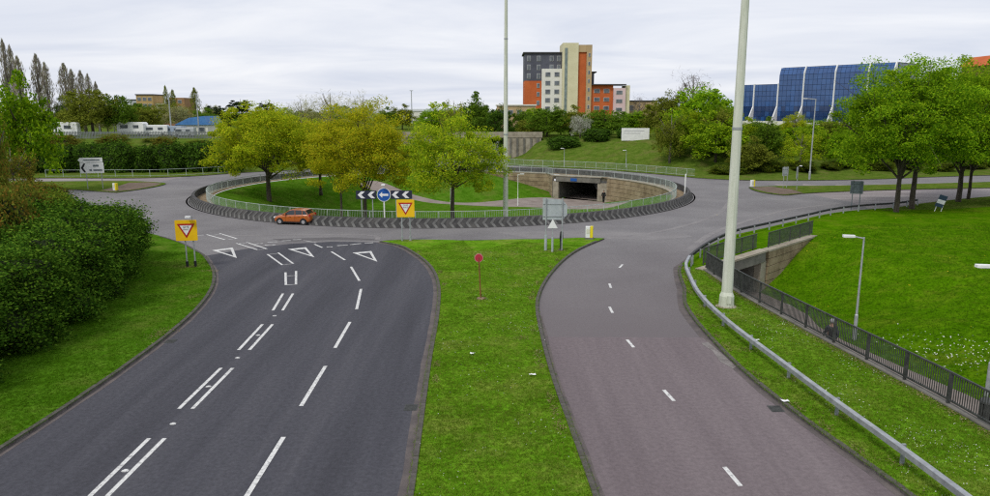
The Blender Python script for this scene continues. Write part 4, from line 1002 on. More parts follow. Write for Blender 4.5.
LF_TWIG = leafmat('twig_pinkish', [(.22, .20, .15), (.34, .29, .25), (.27, .30, .15)], .15)
LF_BARE = leafmat('twig_brown', [(.075, .055, .042), (.13, .10, .08)], .1)
LF_BLOS = leafmat('blossom_white', [(.42, .43, .36), (.62, .62, .54), (.16, .2, .07)], .3)
LF_RUST = leafmat('leaf_rusty', [(.07, .11, .014), (.12, .17, .02), (.26, .14, .025), (.15, .21, .025), (.20, .17, .03)], .3)
LF_LAUR = leafmat('leaf_laurel', [(.022, .060, .006), (.042, .105, .010), (.075, .160, .014), (.13, .225, .02)], .2, objvar=.12)
LF_LAURY = leafmat('leaf_laurel_yellow', [(.045, .085, .010), (.08, .14, .014), (.14, .20, .018), (.2, .17, .02)], .2)

bz = lambda x, y: float(bowl_z(np.array(float(x)), np.array(float(y))))
gz = lambda x, y: float(ground_z(np.array(float(x)), np.array(float(y))))
# the four trees of the island
z = bz(-27.8, 87.6); tree('maple_tree', 'broad yellow-green tree at the left of the island, its trunk clear on the lawn', (-27.8, 87.6, z), 11.9, (7.1, 6.8, 5.0, 5.6 - z), LF_YG, 11, .10, 280, 220, .27, .22, rad=.17)
z = bz(-25.4, 97.4); tree('maple_tree', 'olive-gold tree behind the broad leftmost island tree', (-23.8, 97.4, z), 10.2, (4.6, 4.4, 4.4, 4.4 - z), LF_OR, 12, .10, 160, 200, .2, .22, rad=.2)
z = bz(-12.8, 70.0); tree('maple_tree', 'olive-gold tree behind the chevron sign on the island', (-12.8, 70.0, z), 12.2, (5.2, 5.0, 4.7, 5.5 - z), LF_OR, 13, .082, 250, 210, .2, .25, rad=.19)
z = bz(-19.5, 84); tree('maple_tree', 'golden green tree filling the gap between the two middle island trees', (-18.6, 86.0, z), 11.4, (4.4, 4.2, 4.3, 4.9 - z), LF_OR, 15, .095, 160, 190, .14, .25, rad=.2)
z = bz(-3.9, 65.5); tree('maple_tree', 'yellow-green tree on the island left of the slim mast', (-3.9, 65.5, z), 11, (4.8, 4.6, 4.4, 5.4 - z), LF_YG2, 14, .08, 230, 170, .19, .28, rad=.19)
# the trees on the right bank
for lab, x, y, h, cr, mt, sd_, n, tr in [
    ('large bright green tree on the right bank, leftmost trunk with a low fork', 38.4, 67.9, 14.0, (6.6, 5.6, 5.9, 8.0), LF_BR, 21, 150, .27),
    ('tall bright green tree on the right bank, straight trunk beside the forked one', 41.2, 70.2, 14.9, (5.8, 5.4, 6.2, 8.6), LF_BR, 22, 150, .30),
    ('bright green tree on the right bank, first trunk right of the leaning board', 49.5, 76.0, 14.6, (5.6, 5.2, 6.0, 8.5), LF_GR, 23, 120, .30),
    ('slim green tree on the right bank, second trunk right of the leaning board', 52.0, 78.2, 14.4, (5.0, 4.6, 5.6, 8.8), LF_GR, 24, 80, .2),
    ('green tree on the right bank, third trunk right of the leaning board', 53.6, 76.6, 14.8, (5.8, 5.2, 6.0, 8.5), LF_GR, 25, 110, .26),
    ('large ivy-covered green tree at the right edge of the picture', 51.6, 72.0, 14.6, (6.2, 5.4, 6.2, 8.4), LF_BR, 26, 140, .5)]:
    t = tree('roadside_tree', lab, (x, y, .1), h, cr, mt, sd_, .095, int(n * 1.8), 230, tr * .85, .17, rad=.19, group='trees on the right bank', shell=.4)
    if 'ivy' in lab:
        rs = np.random.RandomState(5); a = rs.uniform(0, 6.28, 2600); zz_ = rs.uniform(0, 7, 2600); r_ = rs.uniform(.4, 1.0, 2600) * (1.0 - zz_ * .05)
        link('ivy', leaf_mesh('ivy', np.stack([r_ * np.cos(a), r_ * np.sin(a), zz_], 1), .15, LF_DK, rs), t)

# prototypes of far trees, unit sized, shared between copies
def proto(seed, ncl, per, leaf, rad, shape='dome', shell=.45, flat=.7, drop=0, up=.5, elong=.62):
    rs = np.random.RandomState(seed); cen = clump_centres(rs, ncl, shape, shell)
    pts = foliage(rs, cen, rad, per, flat)
    return pts, rs, leaf, drop, up, elong
PROTO = {}
def crown_of(kind, m, k):
    key = (kind, m.name, k)
    if key in PROTO: return PROTO[key]
    if kind == 'round': pts, rs, leaf, d, u, el_ = proto(50 + k, 110, 95, .038, .22)
    elif kind == 'pine': pts, rs, leaf, d, u, el_ = proto(70 + k, 60, 90, .045, .22, shell=.3, flat=.45)
    elif kind == 'bare': pts, rs, leaf, d, u, el_ = proto(80 + k, 70, 26, .10, .34, shell=.35); el_ = .05; u = 0
    elif kind == 'sparse': pts, rs, leaf, d, u, el_ = proto(90 + k, 110, 60, .032, .22, shell=.35)
    else:                                                     # poplar: narrow upright column
        rs = np.random.RandomState(60 + k); n = 1400; zz = rs.uniform(-1, 1, n); env = np.clip(1 - ((zz + .35) / 1.35) ** 2, .03, 1) ** .65
        a = rs.uniform(0, 6.28, n); rr = env * rs.uniform(0, 1, n) ** .5 * (1 + .25 * np.sin(a * 3 + zz * 9))
        pts = np.stack([rr * np.cos(a), rr * np.sin(a), zz], 1); leaf = .075; d = 2.2; u = 0; el_ = .16
    me = leaf_mesh('crown', pts, leaf, m, rs, u, el_, drop=d)
    if kind in ('poplar',):
        co = np.zeros(len(me.vertices) * 3, np.float32); me.vertices.foreach_get('co', co)
        c4 = co.reshape(-1, 4, 3); mid = c4.mean(1, keepdims=True); dv = c4 - mid; dv[:, :, :2] *= 3.0; c4[:] = mid + dv
        me.vertices.foreach_set('co', c4.ravel())
    PROTO[key] = me; return me
def trunk_of(kind, k):
    key = ('trunk', kind, k)
    if key in PROTO: return PROTO[key]
    rs = np.random.RandomState(k + 7); mb = MB(); mb.tube([(0, 0, -.05), (0, 0, .3), (rs.normal() * .02, 0, .6), (0, 0, .95)], [.035, .027, .018, .004], 7)
    for i in range(14 if kind in ('bare', 'sparse') else 8):
        a = rs.uniform(0, 6.28); z0 = rs.uniform(.3, .7); l_ = rs.uniform(.12, .28) * (.35 if kind == 'poplar' else 1.2)
        mb.tube([(0, 0, z0), (l_ * .6 * math.cos(a), l_ * .6 * math.sin(a), z0 + .10), (l_ * math.cos(a), l_ * math.sin(a), min(.97, z0 + .25))], [.012, .008, .003], 5, cap=False)
    PROTO[key] = mb.mesh('trunk', BARK_G if kind in ('poplar', 'bare', 'sparse') else BARK, True); return PROTO[key]
rk = random.Random(9)
def far_tree(name, label, x, y, ztop, rad, kind, m, group, low=.12, cat='tree'):
    z0 = gz(x, y); h = ztop - z0; k = rk.randrange(3)
    t = empty(name, (x, y, z0), rk.uniform(0, 6.28), label, cat, group)
    zb = h * low; rz = (h - zb) / 2
    link('crown', crown_of(kind, m, k), t, (0, 0, zb + rz), None, (rad * (1.15 if kind == 'poplar' else 1.02),) * 2 + (rz,))
    link('trunk', trunk_of(kind, k), t, None, None, (max(h * .8, rad * 1.4),) * 2 + (h,))
ORD = ['first', 'second', 'third', 'fourth', 'fifth', 'sixth', 'seventh', 'eighth', 'ninth', 'tenth']
POP = [(-113.1, 170, 25.7, 1.2), (-114.9, 175, 24.8, 1.2), (-106.9, 165, 21.6, 1.5), (-109.0, 175, 22.8, 1.6), (-104.0, 170, 20.6, 1.3), (-100.8, 172, 20.5, 1.7), (-102.6, 178, 19.5, 1.3), (-97.1, 172, 18.9, 1.3), (-97.7, 176, 18.4, 1.1), (-95.4, 175, 16.5, .9)]
POP = sorted(POP, key=lambda p: p[0] / p[1])
for i, (x, y, zt, r) in enumerate(POP):
    far_tree('poplar_tree', 'tall thin bare poplar at the upper left, %s from the left edge' % ORD[i], x, y, zt, r, 'poplar', LF_TWIG, 'poplars at the upper left', .2)
for lab, x, y, zt, r in [('slim poplar in front of the distant yellow-brown block, leftmost', -103.6, 230, 17.5, 1.0), ('slim poplar in front of the distant yellow-brown block, next to the leftmost', -101.5, 230, 16.3, 1.3), ('slim poplar right of the distant yellow-brown block above the yard', -92.5, 225, 16.7, 1.6)]:
    far_tree('poplar_tree', lab, x, y, zt, r, 'poplar', LF_OL, 'poplars by the distant block', .1)
FT = [
 ('bright green tree at the left in front of the poplars', -54.6, 84, 13.0, 3.8, 'round', LF_BR, .1),
 ('rust-tinged leafy tree at the left edge rising behind the laurel hedge', -40.0, 56, 11.2, 2.0, 'sparse', LF_RUST, .0),
 ('tall rust-tinged sapling beside the leafy tree at the left edge', -47.0, 66, 10.4, 2.0, 'sparse', LF_RUST, .05),
 ('brown-green thicket tree left of the direction sign', -52.5, 78, 6.0, 2.6, 'sparse', LF_RUST, .0),
 ('broad olive-green tree under the poplars', -84.4, 152, 14.8, 5.2, 'round', LF_OL, .02),
 ('dark rounded tree right of the broad olive one, above the white van', -80.2, 155, 13.5, 3.6, 'round', LF_MID, .05),
 ('olive scrub tree in front of the distant yellow-brown block', -85.9, 190, 12.2, 4.5, 'sparse', LF_OL, .05),
 ('dark pine above the blue-roofed shed, leftmost pine', -70.8, 185, 11.7, 2.8, 'pine', LF_PN, .25),
 ('dark spreading pine behind the leftmost island tree, middle pine', -66.3, 190, 13.3, 4.0, 'pine', LF_PN, .25),
 ('dark pine behind the leftmost island tree, rightmost pine', -61.0, 195, 12.6, 3.4, 'pine', LF_PN, .25),
 ('pale budding tree behind the island trees, tallest of three', -30.7, 136, 13.6, 4.9, 'bare', LF_PALE, .1),
 ('pale budding tree behind the island trees, rightmost of three', -25.2, 140, 13.1, 3.9, 'bare', LF_PALE, .1),
 ('pale budding tree behind the island trees, leftmost of three', -37.9, 142, 12.4, 3.8, 'bare', LF_PALE, .1),
 ('green tree on the skyline left of the slim mast', -10.8, 190, 13.1, 4.2, 'sparse', LF_OL, .05),
 ('rounded green tree on the skyline just left of the slim mast', -4.2, 180, 13.2, 4.7, 'round', LF_MID, .05),
 ('dark tree behind the slim mast beside the railway bridge', 1.1, 166, 10.8, 3.7, 'round', LF_DK, .0),
 ('small green tree right of the slim mast below the orange tower', 6.6, 172, 10.2, 2.9, 'round', LF_MID, .0),
 ('dark green tree on the slope below the orange and white tower, leftmost', 10.9, 152, 10.6, 4.4, 'round', LF_MID, .0),
 ('green tree on the slope directly below the yellow stair tower', 16.4, 158, 10.4, 4.0, 'round', LF_OL, .0),
 ('white blossom tree on the slope below the tower', 17.3, 147, 9.3, 2.2, 'sparse', LF_BLOS, .0),
 ('dark green tree on the slope right of the white blossom', 22.8, 151, 10.3, 5.0, 'round', LF_MID, .0),
 ('green tree behind the billboard', 30.6, 160, 9.6, 3.6, 'round', LF_MID, .0),
 ('green tree just right of the billboard', 33.6, 150, 11.9, 3.4, 'round', LF_OL, .0),
 ('thin bare tree behind the billboard trees', 39.7, 200, 14.0, 3.2, 'bare', LF_BARE, .1),
 ('mixed green tree between the billboard and the tall bare crown', 34.6, 140, 13.3, 3.6, 'round', LF_OL, .0),
 ('large bare brown crown rising above the green trees right of the tower', 40.6, 150, 17.6, 4.6, 'bare', LF_BARE, .2),
 ('big bright green tree left of the right lighting mast', 38.2, 134, 14.3, 5.8, 'round', LF_BR, .0),
 ('yellow-green bushy tree low beside the right lighting mast', 36.2, 118, 8.9, 5.2, 'round', LF_GR, .0),
 ('olive shadowy tree left of the low yellow-green one', 29.4, 121, 9.5, 3.0, 'sparse', LF_OL, .0),
 ('bright green tree just right of the right lighting mast', 42.4, 123, 8.2, 3.2, 'round', LF_YG2, .0),
 ('olive tree in front of the white terrace of the blue office', 46.5, 121, 6.4, 3.6, 'sparse', LF_YG2, .0),
 ('yellowish tree in front of the blue glass office', 52.4, 127, 9.4, 2.4, 'sparse', LF_YG, .3),
 ('olive tree right of the tall lamp in front of the blue office', 57.5, 124, 8.2, 3.4, 'sparse', LF_OL, .1),
 ('bright green tree behind the right arm, left of the large right trees', 62.0, 122, 11.8, 4.0, 'round', LF_BR, .0),
 ('green tree behind the right arm seen between the right trunks', 72.0, 126, 12.0, 4.5, 'round', LF_MID, .0),
 ('green tree behind the right arm at the far right', 82.0, 128, 12.5, 5, 'round', LF_MID, .0),
]
for lab, x, y, zt, r, kd, m, low in FT:
    far_tree({'pine': 'pine_tree', 'bare': 'bare_tree'}.get(kd, 'leafy_tree'), lab, x, y, zt, r, kd, m, None, low)

ORD += ['eleventh', 'twelfth', 'thirteenth', 'fourteenth', 'fifteenth', 'sixteenth', 'seventeenth', 'eighteenth', 'nineteenth', 'twentieth']
def belt(label, group, rows, name='leafy_tree', cat='tree'):
    rows = sorted(rows, key=lambda r: r[0] / r[1])
    for i, (x, y, zt, r, kd, m) in enumerate(rows): far_tree(name, label % ORD[i], x, y, zt, r, kd, m, group, .0, cat)
q = random.Random(31)
KM = [('round', LF_GR), ('round', LF_OL), ('sparse', LF_YG2), ('round', LF_BR), ('round', LF_MID)]
belt('green tree in the wooded slope between billboard and blue office, %s from the left', 'wooded slope on the right', [(32.5 + i * 2.1 + q.uniform(-1, 1), 124 + (i % 3) * 7 + q.uniform(-1.5, 1.5), gz(32.5 + i * 2.1, 126 + (i % 3) * 7) + (q.uniform(5.5, 8.0) if i < 6 else q.uniform(3.0, 4.2)), q.uniform(2.9, 4.0), *KM[(i * 2) % 5]) for i in range(16)])
belt('leafy tree behind the right arm below the blue office terrace, %s from the left', 'trees below the office terrace', [(40 + i * 4.0 + q.uniform(-1, 1), 111 + (i % 2) * 6 + i * .9, gz(40 + i * 4.0, 112 + (i % 2) * 6 + i * .9) + (q.uniform(4.4, 5.8) if i < 6 else q.uniform(5.5, 8)), q.uniform(2.6, 3.6), *KM[(i * 3 + 1) % 5]) for i in range(12)])
belt('olive-green tree in the row behind the left yard vans, %s from the left', 'trees behind the left yard', [(-112 + i * 5.4 + q.uniform(-1, 1), 163 + (i % 3) * 5, q.uniform(9.5, 13.0), q.uniform(3.2, 4.4), ('round', 'sparse', 'round')[i % 3], (LF_OL, LF_PALE, LF_MID)[i % 3]) for i in range(9)])
belt('pale olive tree before the distant yellow-brown block, %s from the left', 'trees before the distant block', [(-148 + i * 9, 300 + (i % 2) * 10, q.uniform(11.5, 13.5), q.uniform(4.0, 5.2), 'sparse', (LF_OL, LF_PALE)[i % 2]) for i in range(4)])
belt('distant tree in the belt beyond the railway, %s from the left', 'tree belt beyond the railway', [(-78 + i * 5.2 + q.uniform(-1.5, 1.5), 215 + q.uniform(-15, 25), q.uniform(9.2, 11.8), q.uniform(3.6, 5.2), *KM[(i * 2 + 1) % 5]) for i in range(18)])
belt('budding scrub tree on the bank behind the island trees, %s from the left', 'scrub behind the island', [(-46 + i * 3.7 + q.uniform(-1, 1), 131 + (i % 2) * 5 + q.uniform(-1, 1), gz(-46 + i * 3.7, 134) + q.uniform(3.2, 5.5), q.uniform(2.3, 3.0), ('sparse' if i % 2 else 'round'), (LF_OL, LF_RUST, LF_MID)[i % 3]) for i in range(9)])
belt('low brown-green scrub bush between the clipped hedge and the palisade fence, %s from the left', 'scrub by the palisade fence', [(-84 + i * 4.2 + q.uniform(-1, 1), 127 + (i % 2) * 7, gz(-84 + i * 4.2, 130) + q.uniform(1.3, 2.4), q.uniform(2.4, 3.2), ('sparse' if i % 2 else 'round'), (LF_RUST, LF_OL)[i % 2]) for i in range(12)], 'scrub_bush', 'shrub')
belt('tree on the far slope below the apartment tower, %s from the left', 'trees on the slope below the tower', [(8 + i * 3.6 + q.uniform(-.8, .8), 160 + (i % 2) * 6, 8.6 + q.uniform(-.6, 1.4), q.uniform(2.8, 3.8), *KM[(i * 2 + 1) % 5]) for i in range(8)])

# shrubs: leafy shell over a twiggy core
def shrub_meshes(seed, m, n=9000, leaf=.055):
    rs = np.random.RandomState(seed); ph = rs.uniform(0, 6.28, 6)
    def surf(d):
        az = np.arctan2(d[:, 1], d[:, 0]); e_ = d[:, 2]
        return 1 + .14 * np.sin(az * 3 + ph[0] + e_ * 3) + .10 * np.sin(az * 6 + ph[1]) * np.cos(e_ * 5 + ph[2]) + .05 * np.sin(az * 11 + ph[3] + e_ * 9) + .05 * np.sin(e_ * 13 + ph[4])
    d = rs.normal(size=(n, 3)); d /= np.linalg.norm(d, axis=1)[:, None]
    pw = np.sign(d) * np.abs(d) ** .9; pw /= np.abs(pw).max(1)[:, None] ** .3
    r = surf(d) * (1 - .16 * rs.uniform(0, 1, n) ** 1.5 + .075 * rs.normal(size=n))
    pts = pw * (r * .86)[:, None]
    lm = leaf_mesh('foliage', pts, leaf, m, rs, .35, outward=d)
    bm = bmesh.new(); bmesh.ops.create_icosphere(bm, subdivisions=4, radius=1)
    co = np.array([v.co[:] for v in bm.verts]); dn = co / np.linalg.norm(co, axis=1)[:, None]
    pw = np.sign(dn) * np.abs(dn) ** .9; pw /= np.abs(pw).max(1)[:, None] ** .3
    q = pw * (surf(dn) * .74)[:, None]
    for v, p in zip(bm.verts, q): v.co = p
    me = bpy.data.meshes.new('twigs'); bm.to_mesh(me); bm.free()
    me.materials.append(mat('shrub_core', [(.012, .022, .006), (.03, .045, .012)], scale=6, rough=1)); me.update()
    return lm, me
SHR = [shrub_meshes(100 + k, LF_LAUR, 48000, .024) for k in range(3)]
SHY = [shrub_meshes(110 + k, LF_LAURY, 32000, .028) for k in range(2)]
SHF = [shrub_meshes(120 + k, LF_DK, 7000, .06) for k in range(2)]
SHO = [shrub_meshes(130 + k, LF_RUST, 18000, .036) for k in range(2)]
def shrub(label, x, y, rx, ry, h, S, k, group, z=None, rz=0, name='laurel_shrub'):
    z0 = gz(x, y) if z is None else z
    t = empty(name, (x, y, z0), rz, label, 'shrub', group)
    lm, me = S[k % len(S)]
    link('foliage', lm, t, (0, 0, h * .42), (0, 0, k * 1.3), (rx, ry, h * .56)); link('twigs', me, t, (0, 0, h * .42), (0, 0, k * 1.3), (rx, ry, h * .56))
HG = 'laurel hedge on the left verge'
shrub('sparse reddish shrub rising over the near laurels at the left edge', -25.4, 36.4, 1.9, 1.9, 5.7, SHO, 0, 'thicket behind the left hedge', name='rusty_shrub')
shrub('reddish-green shrub rising over the middle of the laurel hedge', -27.9, 41.5, 2.0, 2.0, 5.5, SHO, 1, 'thicket behind the left hedge', name='rusty_shrub')
for i, (x, y, rx, ry, h) in enumerate([(-20.5, 19.5, 2.9, 3.0, 3.6), (-20.5, 24.0, 3.0, 3.0, 3.7), (-20.7, 28.3, 3.1, 3.0, 3.9), (-21.2, 32.4, 3.2, 3.0, 4.1), (-22.1, 36.6, 3.2, 3.1, 4.5), (-23.5, 40.4, 3.3, 3.1, 4.4), (-25.4, 44.2, 3.1, 3.0, 3.7), (-27.8, 47.8, 2.9, 2.8, 2.6)]):
    shrub('dark green laurel shrub in the front row of the left hedge, %s from the camera' % ORD[i], x, y, rx, ry, h, SHR, i, HG, rz=i * .7)
for i, (x, y, rx, ry, h) in enumerate([(-26.0, 27, 3.4, 3.4, 4.3), (-26.6, 33, 3.4, 3.6, 4.8), (-27.6, 39, 3.4, 3.5, 4.9)]):
    shrub('dark laurel shrub in the back row of the left hedge, %s from the camera' % ORD[i], x, y, rx, ry, h, SHR, i + 1, HG, rz=i)
for i, (x, y, rx, ry, h) in enumerate([(-29.0, 44.6, 3.4, 3.2, 4.6), (-30.0, 52.0, 3.0, 2.8, 2.5), (-32.5, 48.5, 3.2, 3, 3.6)]):
    shrub(['yellow-tipped shrub on top of the hedge behind the front row', 'low yellow-green shrub at the far end of the left hedge by the road', 'yellow-green shrub behind the far end of the left hedge'][i], x, y, rx, ry, h, SHY, i, HG, rz=i * 2)
for i, (x, y, rx, ry, h) in enumerate([(-34.5, 53.5, 2.6, 2.4, 3.4), (-37.5, 58.5, 2.4, 2.4, 2.8), (-43.0, 66.5, 2.8, 2.6, 3.0), (-33.0, 40, 3, 3, 5.8)]):
    shrub(['rusty brown-leaved shrub behind the hedge, nearest the road', 'rusty brown-leaved shrub in the middle of the thicket behind the hedge', 'rusty low shrub left of the splitter island road', 'tall rusty-green shrub at the left edge behind the laurels'][i], x, y, rx, ry, h, SHO, i, 'thicket behind the left hedge', rz=i, name='rusty_shrub')
for i in range(9):
    x = -77 + i * 4.3
    shrub('rounded dark shrub in the clipped hedge beyond the left arm, %s from the left' % ORD[i], x, 113.2 + .25 * i + (i % 2) * .5, 2.9, 2.3, 4.7 + .3 * math.sin(i * 2.1), SHF, i, 'clipped hedge beyond the left arm', rz=i, name='clipped_shrub')
for i, (x, y, rx, ry, h) in enumerate([(13.5, 141, 3.4, 2, 2.2), (20, 142, 3.2, 2, 2.4), (26, 143.5, 3, 2, 2.2), (33.5, 135, 3.0, 2.4, 3.0)]):
    shrub(['low brambly shrub on the far slope near the bridge', 'low brambly shrub on the far slope under the blossom tree', 'low brambly shrub on the far slope left of the billboard', 'shrub on the far slope right of the billboard'][i], x, y, rx, ry, h, SHF, i, 'brambles on the far slope', rz=i, name='bramble_shrub')
for i in range(9):
    x = 36 + i * 6.0
    shrub('low green shrub along the back of the right arm, %s from the left' % ORD[i], x, 110 + .95 * i + (i % 2), 3.2, 1.8, 1.5 + .5 * math.sin(i * 1.7), SHY, i, 'shrubs along the back of the right arm', rz=i, name='low_shrub')

# ------------------------------------------------------------------ buildings
BR_OR = mat('orange_cladding', [(.46, .105, .028), (.54, .135, .038)], scale=.3, rough=.8)
GREYB = mat('slate_cladding', [(.075, .078, .10), (.10, .105, .135)], scale=.3, rough=.7)
CREAM = mat('cream_render', [(.60, .56, .36), (.68, .64, .43)], scale=.3, rough=.8)
WREND = mat('white_render', [(.66, .65, .58), (.76, .75, .69)], scale=.3, rough=.8)
TANB = mat('tan_render', [(.40, .29, .16), (.5, .37, .21)], scale=.3, rough=.85)
PINKB = mat('pale_pink_render', [(.60, .44, .44), (.68, .52, .52)], scale=.3, rough=.8)
WING = mat('window_glass', [(.05, .06, .07), (.16, .18, .2)], scale=.6, rough=.15, spec=.6)
WFR = mat('window_frame', (.5, .5, .48), rough=.6)
ROOFD = mat('roof_dark', (.06, .06, .065), rough=.8)
def bbox(parent, name, x0, x1, y0, y1, z0, z1, m): return MB(parent.location).box(((x0 + x1) / 2, (y0 + y1) / 2, (z0 + z1) / 2), (x1 - x0, y1 - y0, z1 - z0)).build(name, m, parent)
def window(parent, x, z, y, wd, h, m=WING):
    f = MB(parent.location).box((x, y, z), (wd + .2, .12, h + .2)).build('window', WFR, parent)
    MB(parent.location).box((x, y - .07, z), (wd, .06, h)).build('pane', m, f)
gb = gz(20, 245)
t = empty('apartment_tower', (20, 250, gb), 0, 'tall apartment tower of slate, orange, white and cream blocks beyond the trees', 'building')
Y0 = 245
bbox(t, 'wall', 9.9, 22.2, Y0 + 1, Y0 + 14, 19.8, 28.6, GREYB); bbox(t, 'wall', 9.9, 22.2, Y0 + 1.02, Y0 + 13.98, gb, 19.78, BR_OR)
bbox(t, 'roof', 9.4, 22.3, Y0 + .6, Y0 + 14.4, 28.62, 29.1, ROOFD)
bbox(t, 'wall', 15.6, 22.3, Y0 - .6, Y0 + .98, gb, 23.6, WREND)
bbox(t, 'stair_tower', 22.32, 27.5, Y0 - 2, Y0 + 10, gb, 31.8, CREAM); bbox(t, 'stair_glazing', 23.0, 23.9, Y0 - 2.15, Y0 - 2.02, 8, 30.2, mat('stair_glass', [(.16, .2, .19), (.26, .31, .29)], scale=.8, rough=.2))
bbox(t, 'wall', 27.52, 30.2, Y0 - 1.2, Y0 + 9, gb, 28.9, BR_OR); bbox(t, 'wall', 30.22, 32.0, Y0 - 1.8, Y0 + 8, gb, 31.2, TANB); bbox(t, 'parapet', 27.52, 30.2, Y0 - 1.6, Y0 + 9, 28.92, 31.2, TANB)
bbox(t, 'wall', 32.02, 33.2, Y0 + 1, Y0 + 8, gb, 22.4, GREYB); bbox(t, 'roof', 32.02, 34.0, Y0 + .6, Y0 + 8.4, 22.42, 22.8, ROOFD)
bbox(t, 'wall', 32.02, 39.4, Y0 - 1, Y0 + .9, gb, 18.3, BR_OR); bbox(t, 'wall', 39.42, 43.4, Y0 - 2, Y0 + 6, gb, 17.3, PINKB); bbox(t, 'roof', 32.02, 43.6, Y0 - 2.2, Y0 + 6.4, 18.32, 18.6, ROOFD)
bbox(t, 'wall', 43.42, 45, Y0 - 1, Y0 + 6, gb, 18.2, CREAM)
for r_ in range(3):
    for x in (11.3, 14.6, 18.9, 21.3): window(t, x, 27.0 - r_ * 2.85, Y0 + .95, 1.0, 1.5)
for r_ in range(4): window(t, 14.5, 18.2 - r_ * 2.85, Y0 + .95, .8, 1.3)
for r_ in range(6):
    for x in (17.6, 20.6): window(t, x, 21.8 - r_ * 2.8, Y0 - .66, 1.5, 1.3)
for r_ in range(3):
    for x in (34.0, 37.2): window(t, x, 16.4 - r_ * 2.8, Y0 - 1.06, 1.7, 1.15)
    window(t, 41.3, 15.9 - r_ * 2.8, Y0 - 2.06, 1.9, 1.1)
for r_ in range(7): window(t, 31.1, 28 - r_ * 2.8, Y0 - 1.86, .5, 1.0)
t = empty('low_tan_building', (50, 250, gb), 0, 'low tan flat-roofed building right of the apartment tower', 'building')
bbox(t, 'wall', 45.2, 55.5, 249, 262, gb, 13.0, TANB); bbox(t, 'roof', 44.9, 55.8, 248.7, 262.3, 13.02, 13.4, ROOFD)
for x in (46.6, 53.4): window(t, x, 10.8, 248.94, 1.2, 1.7)
t = empty('beige_block', (2.5, 215, 4), 0, 'low beige flat-roofed building between the slim mast and the tower', 'building')
bbox(t, 'wall', .5, 12, 215, 225, 3, 11.3, TANB); bbox(t, 'roof', .2, 12.3, 214.7, 225.3, 11.32, 11.7, WREND)
for k in range(4): window(t, 2 + k * 2.6, 9.4, 214.94, 1.3, 1.2)
t = empty('yellow_brown_block', (-165, 350, 4), 0, 'distant yellow-brown office block above the yard at the left', 'building')
YBR = mat('yellow_brick', [(.36, .25, .10), (.44, .31, .13)], scale=.2, rough=.85); YB2 = mat('brown_brick', [(.26, .14, .07), (.33, .19, .09)], scale=.2, rough=.85)
bbox(t, 'wall', -172, -164, 350, 362, 4, 17.4, YBR); bbox(t, 'wall', -163.98, -156, 352, 362, 4, 13.5, WREND); bbox(t, 'wall', -155.98, -149, 350, 362, 4, 16.2, YB2)
bbox(t, 'roof', -172.3, -163.7, 349.7, 362.3, 17.42, 17.9, ROOFD)
for r_ in range(4):
    for x in (-170.5, -168, -165.5): window(t, x, 15.6 - r_ * 3, 349.94, 1.6, 1.4)
    for x in (-154.2, -151.2): window(t, x, 14.4 - r_ * 3, 349.94, 1.6, 1.4)
t = empty('grey_block', (-180, 380, 4), 0, 'pale grey distant block left of the yellow-brown office', 'building')
bbox(t, 'wall', -190, -182, 380, 390, 4, 15.5, mat('grey_render', (.42, .44, .47), rough=.8)); bbox(t, 'roof', -190.3, -181.7, 379.7, 390.3, 15.52, 16, ROOFD)
for r_ in range(3): window(t, -186, 13.6 - r_ * 3, 379.94, 5, 1.2)
t = empty('blue_roofed_shed', (-66, 165, 4.4), 0, 'pale shed with a bright blue pitched roof at the left yard', 'building')
bbox(t, 'wall', -72, -65, 164, 172, 4.2, 6.6, WREND)
MB(t.location).prism_y([(-72.4, 6.62), (-64.6, 6.62), (-65.6, 8.6), (-69, 8.2)], 163.6, 172.4).build('roof', mat('roof_blue', [(.05, .17, .42), (.08, .23, .5)], scale=1, rough=.6), t)
bbox(t, 'brick_end', -75, -72.02, 164.2, 170, 4.2, 6.9, YB2); window(t, -69, 5.6, 163.94, 1.4, .9); window(t, -66.4, 5.6, 163.94, 1.4, .9)
for i, (x0, x1, y, z1) in enumerate([(-62, -40, 430, 11.2), (-38, -18, 420, 10.4), (-95, -70, 440, 10.2)]):
    t = empty('distant_shed', ((x0 + x1) / 2, y, 3), 0, ['long white distant shed roof on the skyline left of centre', 'long white distant shed on the skyline nearest the slim mast', 'long white distant shed behind the pines'][i], 'building')
    bbox(t, 'wall', x0, x1, y, y + 20, 3, z1 - 1.2, WREND); bbox(t, 'roof', x0 - .5, x1 + .5, y - .5, y + 20.5, z1 - 1.18, z1, mat('roof_pale', (.62, .64, .67), rough=.6))
    bbox(t, 'door', x0 + 3, x0 + 7, y - .1, y - .02, 3, 7.5, ROOFD)
t = empty('brick_gable', (108, 150, 6), 0, 'orange brick roof corner above the trees at the top right edge', 'building')
bbox(t, 'wall', 104, 118, 152, 164, 4, 19.2, YB2); MB(t.location).prism_y([(103.5, 19.22), (118.5, 19.22), (118.5, 21.4), (106, 21.4)], 151.5, 164.5).build('roof', BR_OR, t)
bbox(t, 'chimney', 112, 113.5, 156, 157.5, 21.4, 23, BR_OR)
